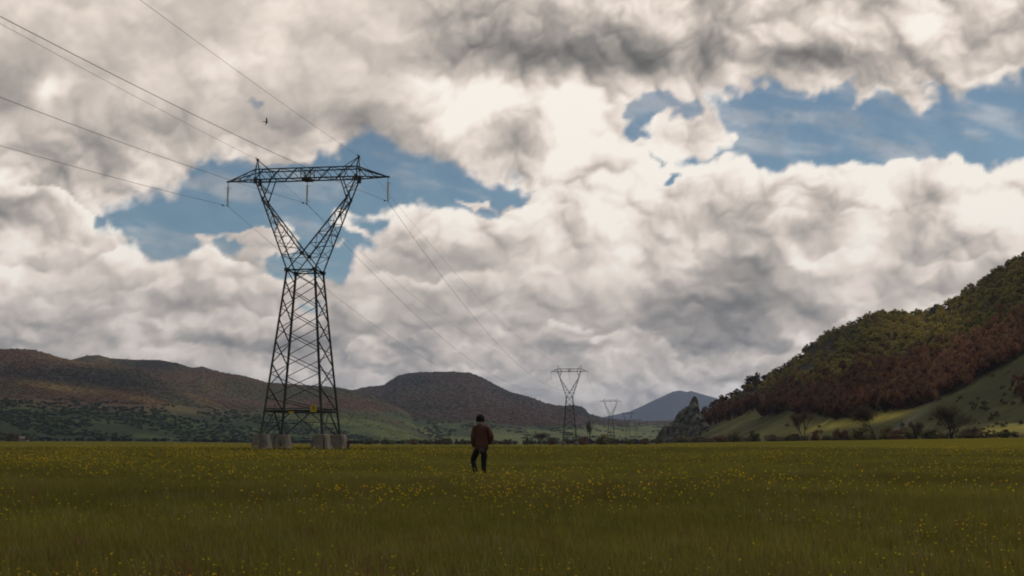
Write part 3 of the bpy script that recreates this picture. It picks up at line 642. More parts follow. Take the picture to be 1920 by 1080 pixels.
def branches(mb, p, d, length, rad, depth, rs, tips, spread=.55, upk=.25):
    n = 4; pts = [p]; q = Vector(p); dd = Vector(d)
    for i in range(n):
        dd = (dd + Vector((rs.uniform(-.16, .16), rs.uniform(-.16, .16), rs.uniform(-.04, .12) * upk * 2))).normalized(); q = q + dd * (length / n); pts.append(q.copy())
    mb.tube(pts, [rad * (1 - .55 * i / n) for i in range(n + 1)], 5 if depth > 2 else 3)
    if depth == 0: tips.append(pts[-1]); return
    for k in range(rs.randint(2, 3) + (depth > 2)):
        s = pts[rs.randint(2, n)]
        a = rs.uniform(0, 6.28); side = Vector((math.cos(a), math.sin(a), upk)).normalized()
        nd = (dd * (1 - spread) + side * spread).normalized()
        branches(mb, s, nd, length * rs.uniform(.6, .8), rad * .5, depth - 1, rs, tips, spread, upk)
    tips.append(pts[-1])
def bare_tree(name, loc, h, tint, label, seed, cat='tree', group=None, width=1., lean=0., stems=1, twigs=520, leafsz=.011):
    rs_ = random.Random(seed); root = empty(name, loc, 0, label=label, cat=cat, group=group)
    mb = MB(); tips = []
    for s in range(stems):
        a = rs_.uniform(0, 6.28); k = .0 if stems == 1 else .35
        branches(mb, Vector((math.cos(a) * k * .3, math.sin(a) * k * .3, -.15)), Vector((math.cos(a) * k + lean, math.sin(a) * k, 1)).normalized(), h * .42, h * .022, 4, rs_, tips, .45 * width, .55)
    mb.build('trunk', M_bark, root)
    rs2 = np.random.RandomState(seed); T = np.array([tuple(t) for t in tips])
    k = rs2.randint(0, len(T), twigs * 6); p = T[k] + rs2.normal(size=(len(k), 3)) * h * .05
    dirn = p - np.array([0, 0, h * .35]); dirn /= np.linalg.norm(dirn, axis=1)[:, None]; dirn += rs2.normal(size=dirn.shape) * .5
    dirn /= np.linalg.norm(dirn, axis=1)[:, None]; side = np.cross(dirn, rs2.normal(size=dirn.shape)); side /= np.linalg.norm(side, axis=1)[:, None]
    L_ = h * rs2.uniform(.02, .05, len(k))[:, None]; W_ = h * leafsz * .38
    v_ = np.stack([p - side * W_, p + side * W_, p + dirn * L_ + side * W_ * .5, p + dirn * L_ - side * W_ * .5], 1).reshape(-1, 3)
    v_[:, 2] = np.maximum(v_[:, 2], .05)
    root.scale = (width * 1.45, width * 1.45, 1)
    c = mesh('crown', v_, np.arange(len(v_)).reshape(-1, 4), M_leaf, root); c.color = tuple(tint) + (1,)
    return root
_bush_me = [leaf_mesh('crown', 900, 1., .8, .07, 80 + i, -.05, 18) for i in range(4)] + [leaf_mesh('crown', 900, 1., .8, .045, 90 + i, -.05, 14, 2.6, up=True) for i in range(4)]
_stem_me = []
for i in range(3):
    mb = MB(); r_ = random.Random(i)
    for k in range(6):
        a = r_.uniform(0, 6.28); mb.tube([(0, 0, -.25), (math.cos(a) * .18, math.sin(a) * .18, .3), (math.cos(a) * .45, math.sin(a) * .4, .95)], [.045, .03, .012], 5)
    o = mb.build('trunk', M_bark); col.objects.unlink(o); _stem_me.append(o.data)
def bush(x, y, r, w, h, tint, label, cat='bush', group=None, twiggy=False, seed=0, name='bush', zoff=None):
    """a bush seen at column x with its foot at row y, w and h pixels large in the 1920 frame"""
    p = at(x, y, r)
    if zoff is not None: p.z = zoff
    root = empty(name, p, 0, label=label, cat=cat, group=group)
    k = r / F; W_, H_ = w * k / 2, h * k
    o = bpy.data.objects.new('crown', (_bush_me[4 + seed % 4] if twiggy else _bush_me[seed % 4]).data); col.objects.link(o); o.parent = root
    o.scale = (W_, W_ * .9, H_ / 1.42); o.rotation_euler = (0, 0, seed * 1.7); o.color = tuple(tint) + (1,)
    s = bpy.data.objects.new('trunk', _stem_me[seed % 3]); col.objects.link(s); s.parent = root; s.scale = (W_, W_, H_ / 1.3)
    return root
def surf(H, x, y):
    """distance to the hill surface seen at (x, y)"""
    d = (H['px'] - x) ** 2 + (H['py'] - y) ** 2 + np.where(H['t'] > 1, 1e6, 0); k = np.unravel_index(np.argmin(d), d.shape)
    return math.hypot(H['X'][k], H['Y'][k])
RUSTY = (.165, .092, .052); OLIV = (.165, .135, .046); DKG = (.125, .112, .046); BROWN = (.150, .112, .064)
# trees and bushes at the foot of the right hill
bare_tree('bare_tree', at(1785, 822.6, 440), 11.0, (.075, .056, .034), 'round leafless tree with a forked dark trunk below the grassy spur', 5, width=1.25, stems=2, twigs=800)
bare_tree('bare_tree', at(1640, 825.2, 470), 11.5, (.070, .050, .034), 'tall leafless tree with a leaning trunk before the lit meadow slope', 8, width=1.2, lean=-.22, twigs=800)
bare_tree('bare_tree', at(1508, 826.8, 560), 12.5, (.085, .042, .030), 'slender reddish leafless tree before the bare green slope', 12, width=.7, stems=2, twigs=700)
bare_tree('bare_tree', at(1103, 832, 760), 12.5, (.070, .066, .045), 'upright pale leafless tree just right of the second pylon', 15, width=.45, stems=3, twigs=600)
bare_tree('bare_tree', at(1012, 832.4, 760), 8.0, (.060, .046, .036), 'wide brown leafless tree left of the second pylon', 18, width=1.2, stems=3, twigs=700)
fb_ = [ # x, y, w, h, colour, twiggy, label
 (1888,821.5,36,14,DKG,0,'low dark oval bush before the bright grass at the far right'),
 (1846,822,20,11,BROWN,1,'small brown bush between the round bare tree and the dark oval bush'),
 (1820,822.2,34,20,BROWN,1,'grey brown thicket touching the right side of the round bare tree'),
 (1745,823.2,44,18,DKG,0,'dark green bush left of the round bare tree'),
 (1715,823.6,34,30,BROWN,1,'brown bush below the foot of the stony spur'),
 (1682,824.2,30,16,RUSTY,1,'reddish low bush under the stony edge of the spur'),
 (1660,824.6,30,24,OLIV,1,'olive bush right of the leaning leafless tree'),
 (1612,825.2,40,24,OLIV,0,'olive bush left of the leaning leafless tree'),
 (1578,825.8,28,18,RUSTY,1,'rusty low bush left of the olive bush by the leaning tree'),
 (1568,826,14,22,DKG,0,'narrow dark bush standing upright before the green slope'),
 (1528,826.8,18,20,RUSTY,1,'small rusty bush right of the slender reddish tree'),
 (1490,827,22,15,BROWN,1,'low brown bush left of the slender reddish tree'),
 (1414,828.6,20,20,DKG,0,'dark bush standing alone before the lower green slope'),
 (1376,829,26,20,OLIV,0,'olive bush before the end of the green slope'),
 (1350,829.4,34,13,RUSTY,1,'wide low rusty bush near the rock outcrop'),
 (1312,829.8,28,12,BROWN,1,'low brown bush right below the rock outcrop'),
 (1280,830.4,32,12,OLIV,0,'low olive bush at the foot of the rock outcrop'),
 (1446,828,26,12,BROWN,1,'low brown thicket between the lone dark bush and the reddish tree')]
for i, (x, y, w, h, c, tw, lb) in enumerate(fb_):
    bush(x, y, float(np.interp(x, FOOT[:, 0], FOOT[:, 2])) * .96, w * 1.25, h * 1.1, c, lb, twiggy=bool(tw), seed=i, group='bushes at the foot of the right hill')
# hedge and bushes across the far edge of the meadow
hb = [(986,15,14,BROWN,1,'brown bush left of the wide leafless tree'),(1034,22,12,RUSTY,1,'reddish bush between the wide leafless tree and the second pylon'),(1062,16,9,BROWN,1,'low brown bush seen between the legs of the second pylon'),
 (1092,30,14,RUSTY,1,'reddish bush under the upright pale tree'),(1128,36,16,OLIV,0,'broad olive bush under the third pylon'),(1155,18,9,BROWN,1,'small brown bush right of the broad olive bush'),(1180,20,9,OLIV,0,'small olive bush under the fourth pylon'),
 (1208,24,10,RUSTY,1,'rusty bush left of the rock outcrop'),(1234,26,10,BROWN,1,'brown bush touching the left end of the rock outcrop'),
 (952,26,9,BROWN,1,'low brown bush right of the walking person'),(925,16,7,DKG,0,'small dark bush just right of the walking person'),(870,18,10,DKG,0,'dark bush left of the walking person'),(836,34,12,BROWN,1,'broad brown bush left of the walking person'),
 (800,26,8,DKG,0,'low dark bush at the middle of the hedge'),(772,30,9,BROWN,1,'low brown bush in the left half of the hedge'),(725,26,10,DKG,0,'rounded dark bush right of the tall pylon'),(690,24,8,DKG,0,'low dark bush nearest the tall pylon')]
for i, (x, w, h, c, tw, lb) in enumerate(hb):
    y = float(np.interp(x, FOOT[:, 0], FOOT[:, 1])) + .6
    bush(x, y, 1000 if x < 975 else 860, w, h * 1.15, c, lb, twiggy=bool(tw), seed=i + 3, group='bushes along the far edge of the meadow')
# a dense hedge behind them
rs = np.random.RandomState(21); hx = np.concatenate([rs.uniform(640, 1240, 260), rs.uniform(0, 640, 200)]); hr = np.where(hx < 640, rs.uniform(1500, 1700, len(hx)), rs.uniform(1100, 1400, len(hx)))
haz = azx(hx); hp = np.stack([np.sin(haz) * hr, np.cos(haz) * hr], -1)
scatter('hedge', np.concatenate([hp, ground_z(hp[:, 0], hp[:, 1])[:, None] + 1.2], 1), rs.uniform(1.8, 4.2, len(hx)), tinted((.036, .036, .026), len(hx), rs, .25), bare_kind, 'dark line of hedge along the far edge of the meadow', 'hedge', zs=.8)
rs = np.random.RandomState(22); hx = rs.uniform(1240, 1870, 900); hr = np.interp(hx, FOOT[:, 0], FR) * rs.uniform(.97, 1.08, len(hx)); haz = azx(hx); hp = np.stack([np.sin(haz) * hr, np.cos(haz) * hr], -1)
kk_ = fbm(hx, hx * 0, 45, 3, .5) > .36; hp, hx, hr = hp[kk_], hx[kk_], hr[kk_]
scatter('scrub', np.concatenate([hp, ground_z(hp[:, 0], hp[:, 1])[:, None] + .6], 1), hr * rs.uniform(.0018, .0046, len(hx)), tinted((.130, .105, .052), len(hx), rs, .25), bare_kind, 'brown scrub along the foot of the right hill', 'scrub', zs=.62)
# shrubs on the spur
sh = [(1862,728,17,26,RUSTY,1,'reddish upright shrub highest on the grassy spur'),(1829,738,15,20,BROWN,1,'brown shrub with a dark foot on the upper spur'),(1791,751,12,11,DKG,0,'small round dark shrub on the left edge of the spur'),
 (1831,764,26,15,BROWN,1,'wide grey brown shrub in the middle of the spur'),(1829,772,14,8,DKG,0,'low dark shrub just under the wide grey brown shrub'),(1869,780,10,9,RUSTY,1,'small reddish shrub right of the middle of the spur'),
 (1877,770,9,6,BROWN,1,'tiny brown shrub above the bright grass'),(1914,795,10,9,DKG,0,'dark shrub on the bright grass at the right edge'),(1856,706,20,9,DKG,0,'flat dark shrub below the tip of the spur'),(1838,719,10,6,DKG,0,'tiny dark shrub left of the reddish upright shrub'),
 (1844,702,12,8,OLIV,0,'olive shrub close to the crest of the spur'),(1880,726,8,7,BROWN,1,'tiny brown shrub right of the reddish upright shrub'),(1889,737,8,6,DKG,0,'tiny dark shrub at the right of the upper spur'),(1914,758,16,8,BROWN,1,'flat brown shrub near the dark red wood'),
 (1760,773,11,6,DKG,0,'low dark shrub on the stony edge of the spur'),(1738,777,12,8,RUSTY,1,'reddish low shrub on the stony edge of the spur'),(1722,786,14,12,BROWN,1,'brown shrub where the stony edge begins'),(1848,690,16,12,OLIV,1,'olive shrub on the crest of the spur'),(1874,672,18,14,(.10,.075,.035),0,'golden shrub on the top of the spur')]
for i, (x, y, w, h, c, tw, lb) in enumerate(sh):
    bush(x, y, surf(H_spur, x, y), w, h, c, lb, 'shrub', 'shrubs dotted over the grassy spur', bool(tw), i, 'shrub')
# edge trees of the wood and those standing against the sky, one by one
_tree_me = [leaf_mesh('crown', 700, 1., .95, .085, 120 + i, .25, 15) for i in range(3)] + [leaf_mesh('crown', 700, .95, 1.1, .06, 130 + i, .2, 13, 2.4, up=True) for i in range(3)]
mb = MB(); mb.tube([(0, 0, -.3), (.03, .02, .3), (-.02, .03, .8), (.02, 0, 1.3)], [.09, .07, .05, .02], 6)
for a in (0.4, 1.9, 3.3, 4.9): mb.tube([(0, 0, .45), (math.cos(a) * .3, math.sin(a) * .3, .9), (math.cos(a) * .55, math.sin(a) * .55, 1.3)], [.045, .03, .01], 5)
_o = mb.build('trunk', M_bark); col.objects.unlink(_o); _trunk_me = _o.data
def tree(x, y, r, w, h, tint, label, group, seed, twiggy):
    p = at(x, y, r); root = empty('tree', p, 0, label=label, cat='tree', group=group); k = r / F
    o = bpy.data.objects.new('crown', _tree_me[(3 if twiggy else 0) + seed % 3].data); col.objects.link(o); o.parent = root
    o.scale = (w * k / 2, w * k / 2, h * k / 1.85); o.rotation_euler = (0, 0, seed * 2.1); o.color = tuple(tint) + (1,)
    s = bpy.data.objects.new('trunk', _trunk_me); col.objects.link(s); s.parent = root; s.scale = o.scale
ORD = 'first second third fourth fifth sixth seventh eighth ninth tenth eleventh twelfth thirteenth fourteenth fifteenth sixteenth seventeenth eighteenth nineteenth twentieth twenty-first twenty-second twenty-third twenty-fourth twenty-fifth twenty-sixth'.split()
SIDE = {1: [''], 2: ['left ', 'right '], 3: ['left ', 'middle ', 'right '], 4: ['leftmost ', 'second ', 'third ', 'rightmost '], 5: ['leftmost ', 'second ', 'middle ', 'fourth ', 'rightmost '], 6: ['leftmost ', 'second ', 'third ', 'fourth ', 'fifth ', 'rightmost ']}
LAND = [(1300, 'the rock outcrop'), (1350, 'the wide low rusty bush'), (1376, 'the olive bush on the slope end'), (1414, 'the lone dark bush'), (1446, 'the low brown thicket'), (1490, 'the low brown bush'), (1510, 'the slender reddish tree'), (1530, 'the small rusty bush'), (1568, 'the narrow upright dark bush'), (1612, 'the big olive bush'), (1640, 'the leaning leafless tree'), (1682, 'the reddish low bush'), (1722, 'the stony foot of the spur')]
rs = random.Random(4)
x = 1296.
i = 0; rowt = []
while x < 1735:
    rowt.append((x, i, rs.uniform(.8, 1.2), rs.uniform(17, 25), rs.uniform(20, 28))); x += rs.uniform(9, 14); i += 1
near = [min(range(len(LAND)), key=lambda q: abs(LAND[q][0] - t_[0])) for t_ in rowt]
for n_, (x, i, k, w, h) in enumerate(rowt):
    y = float(np.interp(x, FX, FY)) + rs.uniform(-2, 3); same = [m_ for m_ in range(len(rowt)) if near[m_] == near[n_]]
    tree(x, y, surf(H_right, x, y), w, h, (.140 * k, .072 * k, .042 * k), SIDE[len(same)][same.index(n_)] + 'rust red tree of the wood edge above ' + LAND[near[n_]][1], 'front row of the rust red wood', i, True)
SX = np.array([s[0] for s in SKY_R]); SY = np.array([s[1] for s in SKY_R])
x = 1345.; skyt = []
while x < 1925:
    if not 1742 < x < 1766 and not 1404 < x < 1424: skyt.append((x, i, rs.uniform(.75, 1.15)))
    x += rs.uniform(9, 16); i += 1
lo_ = [t_[0] for t_ in skyt if t_[0] < 1404]; md = [t_[0] for t_ in skyt if 1424 < t_[0] < 1590]; up = [t_[0] for t_ in skyt if 1590 <= t_[0] < 1742]; hi_ = [t_[0] for t_ in skyt if t_[0] > 1766]
for x, i, k in skyt:
    y = float(np.interp(x, SX, SY)) + 2; red = x < 1440
    c = (.095 * k, .058 * k, .036 * k) if red else (.16 * k, .135 * k, .042 * k); cn = 'brown' if red else 'olive green'
    if x in lo_: lb = f'{ORD[len(lo_) - 1 - lo_.index(x)]} brown tree on the skyline downhill of the dark round crowned tree'
    elif x in md: lb = f'{ORD[md.index(x)]} skyline tree uphill of the dark round crowned tree, {cn}'
    elif x in up: lb = f'{ORD[len(up) - 1 - up.index(x)]} olive green skyline tree left of the pale boulder'
    else: lb = f'{ORD[hi_.index(x)]} olive green skyline tree right of the pale boulder'
    tree(x, y, surf(H_right, x, y), rs.uniform(13, 21), rs.uniform(7, 12), c, lb, 'trees along the skyline of the right hill', i, red)
tree(1414, 727, surf(H_right, 1414, 727), 34, 25, (.075, .050, .034), 'dark round crowned tree standing out of the lower skyline', None, 1, False)

# ------------------------------------------------------------------ rocks
import bmesh
from mathutils import noise as mnoise
def rock(name, lumps, label, loc, seed):
    bm = bmesh.new(); sz = max(l_[2] for l_ in lumps)
    for (cx, cz, w, h, d) in lumps:
        r = bmesh.ops.create_icosphere(bm, subdivisions=5, radius=1.0)
        for v_ in r['verts']:
            c = v_.co; q = Vector((c.x * w + cx, c.y * d, c.z * h + cz)) / sz
            n = mnoise.fractal(q * 1.3 + Vector((seed, 2, 5)), .9, 2.1, 5); cl_ = mnoise.voronoi(q * 2.2)[0]; n2_ = (cl_[1] - cl_[0])
            k = 1 + n * .42 + (min(n2_, .5) - .25) * .5
            v_.co = Vector((cx + c.x * w * k, c.y * d * k, cz + c.z * h * k))
    me = bpy.data.meshes.new(name); bm.to_mesh(me); bm.free(); me.materials.append(M_rock)
    o = bpy.data.objects.new(name, me); col.objects.link(o); o.location = loc; return tag(o, label, 'rock')
def crag():
    """a ridge of bare rock: crest traced, faces falling away to the front and back, broken up by noise in depth"""
    tr = [(1226,829),(1231,820),(1237,809),(1244,800),(1251,795),(1259,792),(1264,789),(1268,780),(1274,772),(1281,767),(1287,763),(1292,762),(1295,754),(1299,747),(1303,743),(1307,745),(1310,752),(1311,763),(1314,774),(1320,784),(1330,800),(1338,826)]
    kk = 1000 / F; T = np.array(tr, float); n = 150; xs = np.linspace(T[0, 0], T[-1, 0], n); zt = (830 - np.interp(xs, T[:, 0], T[:, 1])) * kk; X = (xs - 1265) * kk
    rows = [(-1., 1.15), ] ; V_ = []; m = 0
    prof = [(1 - k / 34, -(k / 34) ** 1.15 * .62) for k in range(34, -1, -1)] + [(1 - k / 14, (k / 14) ** .9 * .5) for k in range(1, 15)]
    for hgt, dep in prof:
        for a, z in zip(X, zt):
            p = Vector((a, dep * (z + 1.2), hgt * z - .6)); q = p / 5.5
            f1 = mnoise.fractal(q, .8, 2.1, 5); v1 = mnoise.voronoi(Vector((q.x * 1.5 + q.z * .5, q.y, q.z * .8)))[0]; f2 = min(v1[1] - v1[0], .45)
            am = min(1, z / 6) * (1 - .75 * max(0, hgt) ** 6)
            p += Vector((f1 * 1.1 * (1 - hgt ** 4), -(f1 * 3.4 + f2 * 5.0 - 1.2) * am * (1 if dep <= 0 else -1), f1 * 1.2 * am)); V_.append(tuple(p))
        m += 1
    o = mesh('rock_outcrop', V_, grid_faces(m, n), M_rock); o.location = at(1265, 830, 1000); tag(o, 'jagged grey rock outcrop with a pointed pinnacle at the end of the right hill', 'rock')
crag()
pr = at(1752, 582, surf(H_right, 1752, 588)); kk = 1100 / F
rock('rock', [(0, 0, 8 * kk, 6 * kk, 6 * kk), (4 * kk, 3 * kk, 6 * kk, 7 * kk, 5 * kk)], 'pale boulder on the skyline between the green trees', pr, 5)
for i, (x, y, w, h, lb) in enumerate(((1706,795,9,5,'pale grey boulder low on the stony edge of the spur'),(1722,780,6,3.5,'small pale stone higher on the stony edge of the spur'),(1812,778,7,3,'flat pale stone in the grass of the middle spur'))):
    r = surf(H_spur, x, y); q = r / F; rock('rock', [(0, 0, w * q, h * q, w * q)], lb, at(x, y, r), 7 + i)

# ------------------------------------------------------------------ pylons
TH = math.atan(289 / F); SPAN = 2.75 * 170 / math.cos(TH)
Z_TOP, Z_W, HW = 2.3, 26.55, 2.128
SL = (4.173 - 2.128) / (26.5 - 5.69)
hw = lambda z: HW + SL * (Z_W - z)
def legp(su, sv_, z): return Vector((su * hw(z), sv_ * hw(z), z))
def make_pylon(label):
    root = empty('pylon', (0, 0, 0), 0, label=label, cat='pylon', group='lattice pylons of the power line')
    ZF = [26.55, 23.92, 20.79, 17.61, 14.38, 11.05, 7.53, 5.66]; ZS = [26.55, 24.97, 22.27, 19.12, 15.9, 12.5, 9.15, 5.66]
    for su in (-1, 1):
        for sv_ in (-1, 1):
            mb = MB(); mb.angle(legp(su, sv_, Z_TOP - .05), legp(su, sv_, Z_W), .30, .09, {(-1, -1): 0, (1, -1): 1.57, (1, 1): 3.14, (-1, 1): 4.71}[(su, sv_)]); mb.build('leg', M_steel, root)
    mb = MB()
    for s in (-1, 1):                                     # crossed bracing, front and back, then the two sides
        for i in range(len(ZF) - 1):
            a, b = ZF[i], ZF[i + 1]
            mb.angle(legp(-1, s, a), legp(1, s, b), .11)
            if i < 6: mb.angle(legp(1, s, a) + Vector((0, .12 * s, 0)), legp(-1, s, b) + Vector((0, .12 * s, 0)), .11)
        for i in range(len(ZS) - 1):
            a, b = ZS[i], ZS[i + 1]
            if i == 0: mb.angle(legp(s, -1, a), legp(s, 1, b), .11); continue
            mb.angle(legp(s, -1, a), legp(s, 1, b), .14)
            if i < 6: mb.angle(legp(s, 1, a) + Vector((.12 * s, 0, 0)), legp(s, -1, b) + Vector((.12 * s, 0, 0)), .11)
    mb.build('bracing', M_steel, root)
    # the belt and the struts that run from its middles to the feet
    mb = MB(); zb = 5.66
    for s in (-1, 1):
        mb.angle(legp(-1, s, zb), legp(1, s, zb), .26, .1); mb.angle(legp(s, -1, zb), legp(s, 1, zb), .26, .1)
        mb.angle(legp(-1, s, zb + .34), legp(1, s, zb + .34), .10); mb.angle(legp(s, -1, zb + .34), legp(s, 1, zb + .34), .10)
    m4 = [Vector((0, -hw(zb), zb)), Vector((hw(zb), 0, zb)), Vector((0, hw(zb), zb)), Vector((-hw(zb), 0, zb))]
    for i in range(4): mb.angle(m4[i], m4[(i + 1) % 4], .12)
    mb.build('belt_frame', M_steel, root)
    mb = MB(); zt = Z_TOP + .02; fo = .62
    for s in (-1, 1):
        for q in (-1, 1):
            f_ = legp(q, s, zt); mb.angle(Vector((0, s * hw(zb), zb)), f_ - Vector((q * fo, 0, .0)), .16)
            mb.angle(Vector((s * hw(zb), 0, zb)), legp(s, q, zt) - Vector((0, q * fo, .0)), .16)
            e = (Vector((0, s * hw(zb), zb)) + f_ - Vector((q * fo, 0, 0))) / 2; mb.angle(e, legp(q, s, e.z), .09); mb.angle(e, legp(q, s, zb) * .5 + Vector((0, s * hw(zb), zb)) * .5, .08)
            e = (Vector((s * hw(zb), 0, zb)) + legp(s, q, zt) - Vector((0, q * fo, 0))) / 2; mb.angle(e, legp(s, q, e.z), .09)
    mb.build('foot_struts', M_steel, root)
    # waist ring
    mb = MB()
    for s in (-1, 1):
        for dz in (0, -.0):
            mb.angle(legp(-1, s, Z_W), legp(1, s, Z_W), .17); mb.angle(legp(s, -1, Z_W), legp(s, 1, Z_W), .17)
        mb.angle(legp(-1, s, Z_W), legp(1, -s, Z_W), .09)
    for su in (-1, 1):
        for sv_ in (-1, 1): mb.box(legp(su, sv_, Z_W), .62, .62, .5)
    mb.build('waist_ring', M_steel, root)
    # the fork
    GU, GV, G0, G1 = 7.886, .971, 40.675, 42.243
    CZ, CV = 29.07, 1.84
    zj, uj = 37.55, 6.55
    vat = lambda z: HW + (GV - HW) * (z - Z_W) / (G0 - Z_W)
    def outer(su, sv_, z): k = (z - Z_W) / (G0 - Z_W); return Vector((su * (HW + (GU - HW) * k), sv_ * vat(z), z))
    def inner(su, sv_, z): k = (z - CZ) / (zj - CZ); return Vector((su * uj * k, sv_ * (CV + (vat(zj) - CV) * k), z))
    for su in (-1, 1):
        mb = MB()
        for sv_ in (-1, 1):
            mb.angle(outer(su, sv_, Z_W), outer(su, sv_, G0), .20)
            mb.angle(inner(su, sv_, CZ), inner(su, sv_, zj), .18)
            mb.angle(Vector((0, sv_ * CV, CZ)), legp(-su, sv_, Z_W), .16)                 # crosses over to the far corner of the waist
            mb.angle(inner(su, sv_, zj), outer(su, sv_, 38.6), .14)
            nb = Vector((su * 5.35, sv_ * GV, G0)); mb.angle(inner(su, sv_, zj - .1), nb, .17)
            mb.angle(outer(su, sv_, G0 - .1), inner(su, sv_, zj).lerp(nb, .42), .10); mb.angle(outer(su, sv_, 39.2), inner(su, sv_, zj).lerp(nb, .42), .08)
            zs_ = [Z_W + 2.3, 30.6, 32.3, 33.9, 35.3, 36.5, zj]
            for i in range(len(zs_) - 1):                                                # zigzag between the outer and inner chords
                a, b = zs_[i], zs_[i + 1]
                mb.angle(outer(su, sv_, a), inner(su, sv_, max(b, CZ)), .085)
                if a > CZ: mb.angle(inner(su, sv_, a), outer(su, sv_, a), .075)
            mb.angle(outer(su, sv_, Z_W + 2.3), Vector((0, sv_ * CV, CZ)), .08)
            mb.angle(outer(su, sv_, Z_W + 2.3), Vector((su * HW * .5, sv_ * (HW + CV) / 2, (Z_W + CZ) / 2)), .08)
        for i, a in enumerate([Z_W + 1.6, 30.2, 32.0, 33.8, 35.4, 36.9, 38.4, 39.8]):     # lacing between front and back
            b = [30.2, 32.0, 33.8, 35.4, 36.9, 38.4, 39.8, G0][i]; s = 1 if i % 2 else -1
            mb.angle(outer(su, s, a), outer(su, -s, b), .08)
            if CZ < a and b <= zj + .9: mb.angle(inner(su, s, a), inner(su, -s, min(b, zj)), .08); mb.angle(inner(su, s, a), outer(su, -s, a), .07)
        mb.angle(outer(su, -1, 32.), outer(su, 1, 32.), .08); mb.angle(outer(su, -1, 36.9), outer(su, 1, 36.9), .08)
        for sv_ in (-1, 1): mb.box(outer(su, sv_, G0 - .15), .5, .3, .95); mb.box(inner(su, sv_, zj), .3, .2, .6)
        mb.build('fork_arm', M_steel, root)
    mb = MB(); mb.box((0, -CV, CZ), .62, .16, .6); mb.box((0, CV, CZ), .62, .16, .6); mb.angle((0, -CV, CZ), (0, CV, CZ), .12); mb.build('fork_joint', M_steel, root)
    # the bridge
    mb = MB()
    for s in (-1, 1):
        mb.angle((-GU, s * GV, G0), (GU, s * GV, G0), .17); mb.angle((-GU, s * GV, G1), (GU, s * GV, G1), .15)
        n_ = 12
        for i in range(n_):
            a, b = -GU + 2 * GU * i / n_, -GU + 2 * GU * (i + 1) / n_
            za, zb_ = (G0, G1) if i % 2 == (0 if s < 0 else 1) else (G1, G0); mb.angle((a, s * GV, za), (b, s * GV, zb_), .10)
        for u_ in (-GU, -.75, .75, GU): mb.angle((u_, s * GV, G0), (u_, s * GV, G1), .12)
    for i in range(12):
        a, b = -GU + 2 * GU * i / 12, -GU + 2 * GU * (i + 1) / 12; s = 1 if i % 2 else -1
        mb.angle((a, -s * GV, G1), (b, s * GV, G1), .075); mb.angle((a, s * GV, G0), (b, -s * GV, G0), .075)
    mb.box((0, 0, G0 - .05), 1.3, 2.0, .36)
    for s in (-1, 1): mb.angle((-.75, s * GV, G1), (0, 0, G0), .09); mb.angle((.75, s * GV, G1), (0, 0, G0), .09)
    mb.build('bridge', M_steel, root)
    TA, TZ = 12.519, G0 - .02
    for su in (-1, 1):
        mb = MB(); tip = Vector((su * TA, 0, TZ))
        for s in (-1, 1):
            a, b = Vector((su * GU, s * GV, G0)), Vector((su * GU, s * GV, G1))
            mb.angle(a, tip, .15); mb.angle(b, tip, .16)
            for k in (.3, .6): mb.angle(a.lerp(tip, k), b.lerp(tip, k), .07); mb.angle(a.lerp(tip, k), b.lerp(tip, k - .3), .07)
            for k in (0, .3, .6): mb.angle(a.lerp(tip, k), Vector((su * GU, -s * GV, G0)).lerp(tip, k + .22), .07)
        mb.box(tip, .5, .16, .24); mb.build('crossarm', M_steel, root)
        mb = MB(); pk = Vector((su * 7.93, 0, 43.92))
        for s in (-1, 1):
            mb.angle((su * GU, s * GV, G1), pk, .12); mb.angle((su * 5.9, s * GV, G1), pk, .10); mb.angle((su * GU, s * GV, G1 - 1.2), pk, .08); mb.angle((su * 5.9, s * GV, G1), (su * 5.2, s * GV, G0), .1)
        mb.box(pk, .28, .5, .34); mb.tube([pk + Vector((0, -.85, .22)), pk, pk + Vector((0, .85, -.1))], .05, 5); mb.build('earth_wire_peak', M_steel, root)
    for u_, zt_ in ((-TA, TZ - .1), (0, G0 - .2), (TA, TZ - .1)):
        mb = MB(); mb.tube([(u_, 0, zt_), (u_, 0, zt_ - .75)], .045, 6); mb.tube([(u_ - .02, 0, zt_ - .70), (u_ + .3, .1, zt_ - .85), (u_ + .42, .1, zt_ - 1.05)], .025, 5); mb.build('hanger', M_steel, root)
        mb = MB(); mb.tube([(u_, 0, zt_ - 3.2), (u_, 0, zt_ - 3.62)], .06, 6)
        mb.tube([(u_, -.42, zt_ - 3.66), (u_, 0, zt_ - 3.6), (u_, .42, zt_ - 3.66)], .07, 6); mb.tube([(u_, 0, zt_ - 3.3), (u_ + .3, .1, zt_ - 3.25), (u_ + .4, .1, zt_ - 3.05)], .025, 5)
        mb.build('wire_clamp', M_steel, root)
        mb = MB(); prof = []
        for k in range(18):
            z = -k * .137; prof += [(.06, z), (.185, z - .02), (.19, z - .045), (.09, z - .07)]
        mb.lathe((u_, 0, zt_ - .75), list(reversed(prof)), 10); mb.build('insulator', M_ins, root)
    for (u_, z, w, h) in ((3.15, 5.95, .95, 1.0), (-.15, 5.42, .75, .3)):
        v0 = -hw(5.66) - .2
        o = MB(); o.box((u_, v0, z), w, .03, h); o = o.build('warning_sign', M_yel, root)
        t_ = MB()
        if h > .5:
            t_.add([(u_ - .06, v0 - .02, z + .34), (u_ + .14, v0 - .02, z + .34), (u_ + .02, v0 - .02, z + .06), (u_ + .16, v0 - .02, z + .06), (u_ - .1, v0 - .02, z - .3), (u_ - .02, v0 - .02, z - .02), (u_ - .14, v0 - .02, z - .02)], [(0, 6, 5, 2, 1), (5, 4, 3, 2)])
            t_.build('sign_print', M_blackp, o)
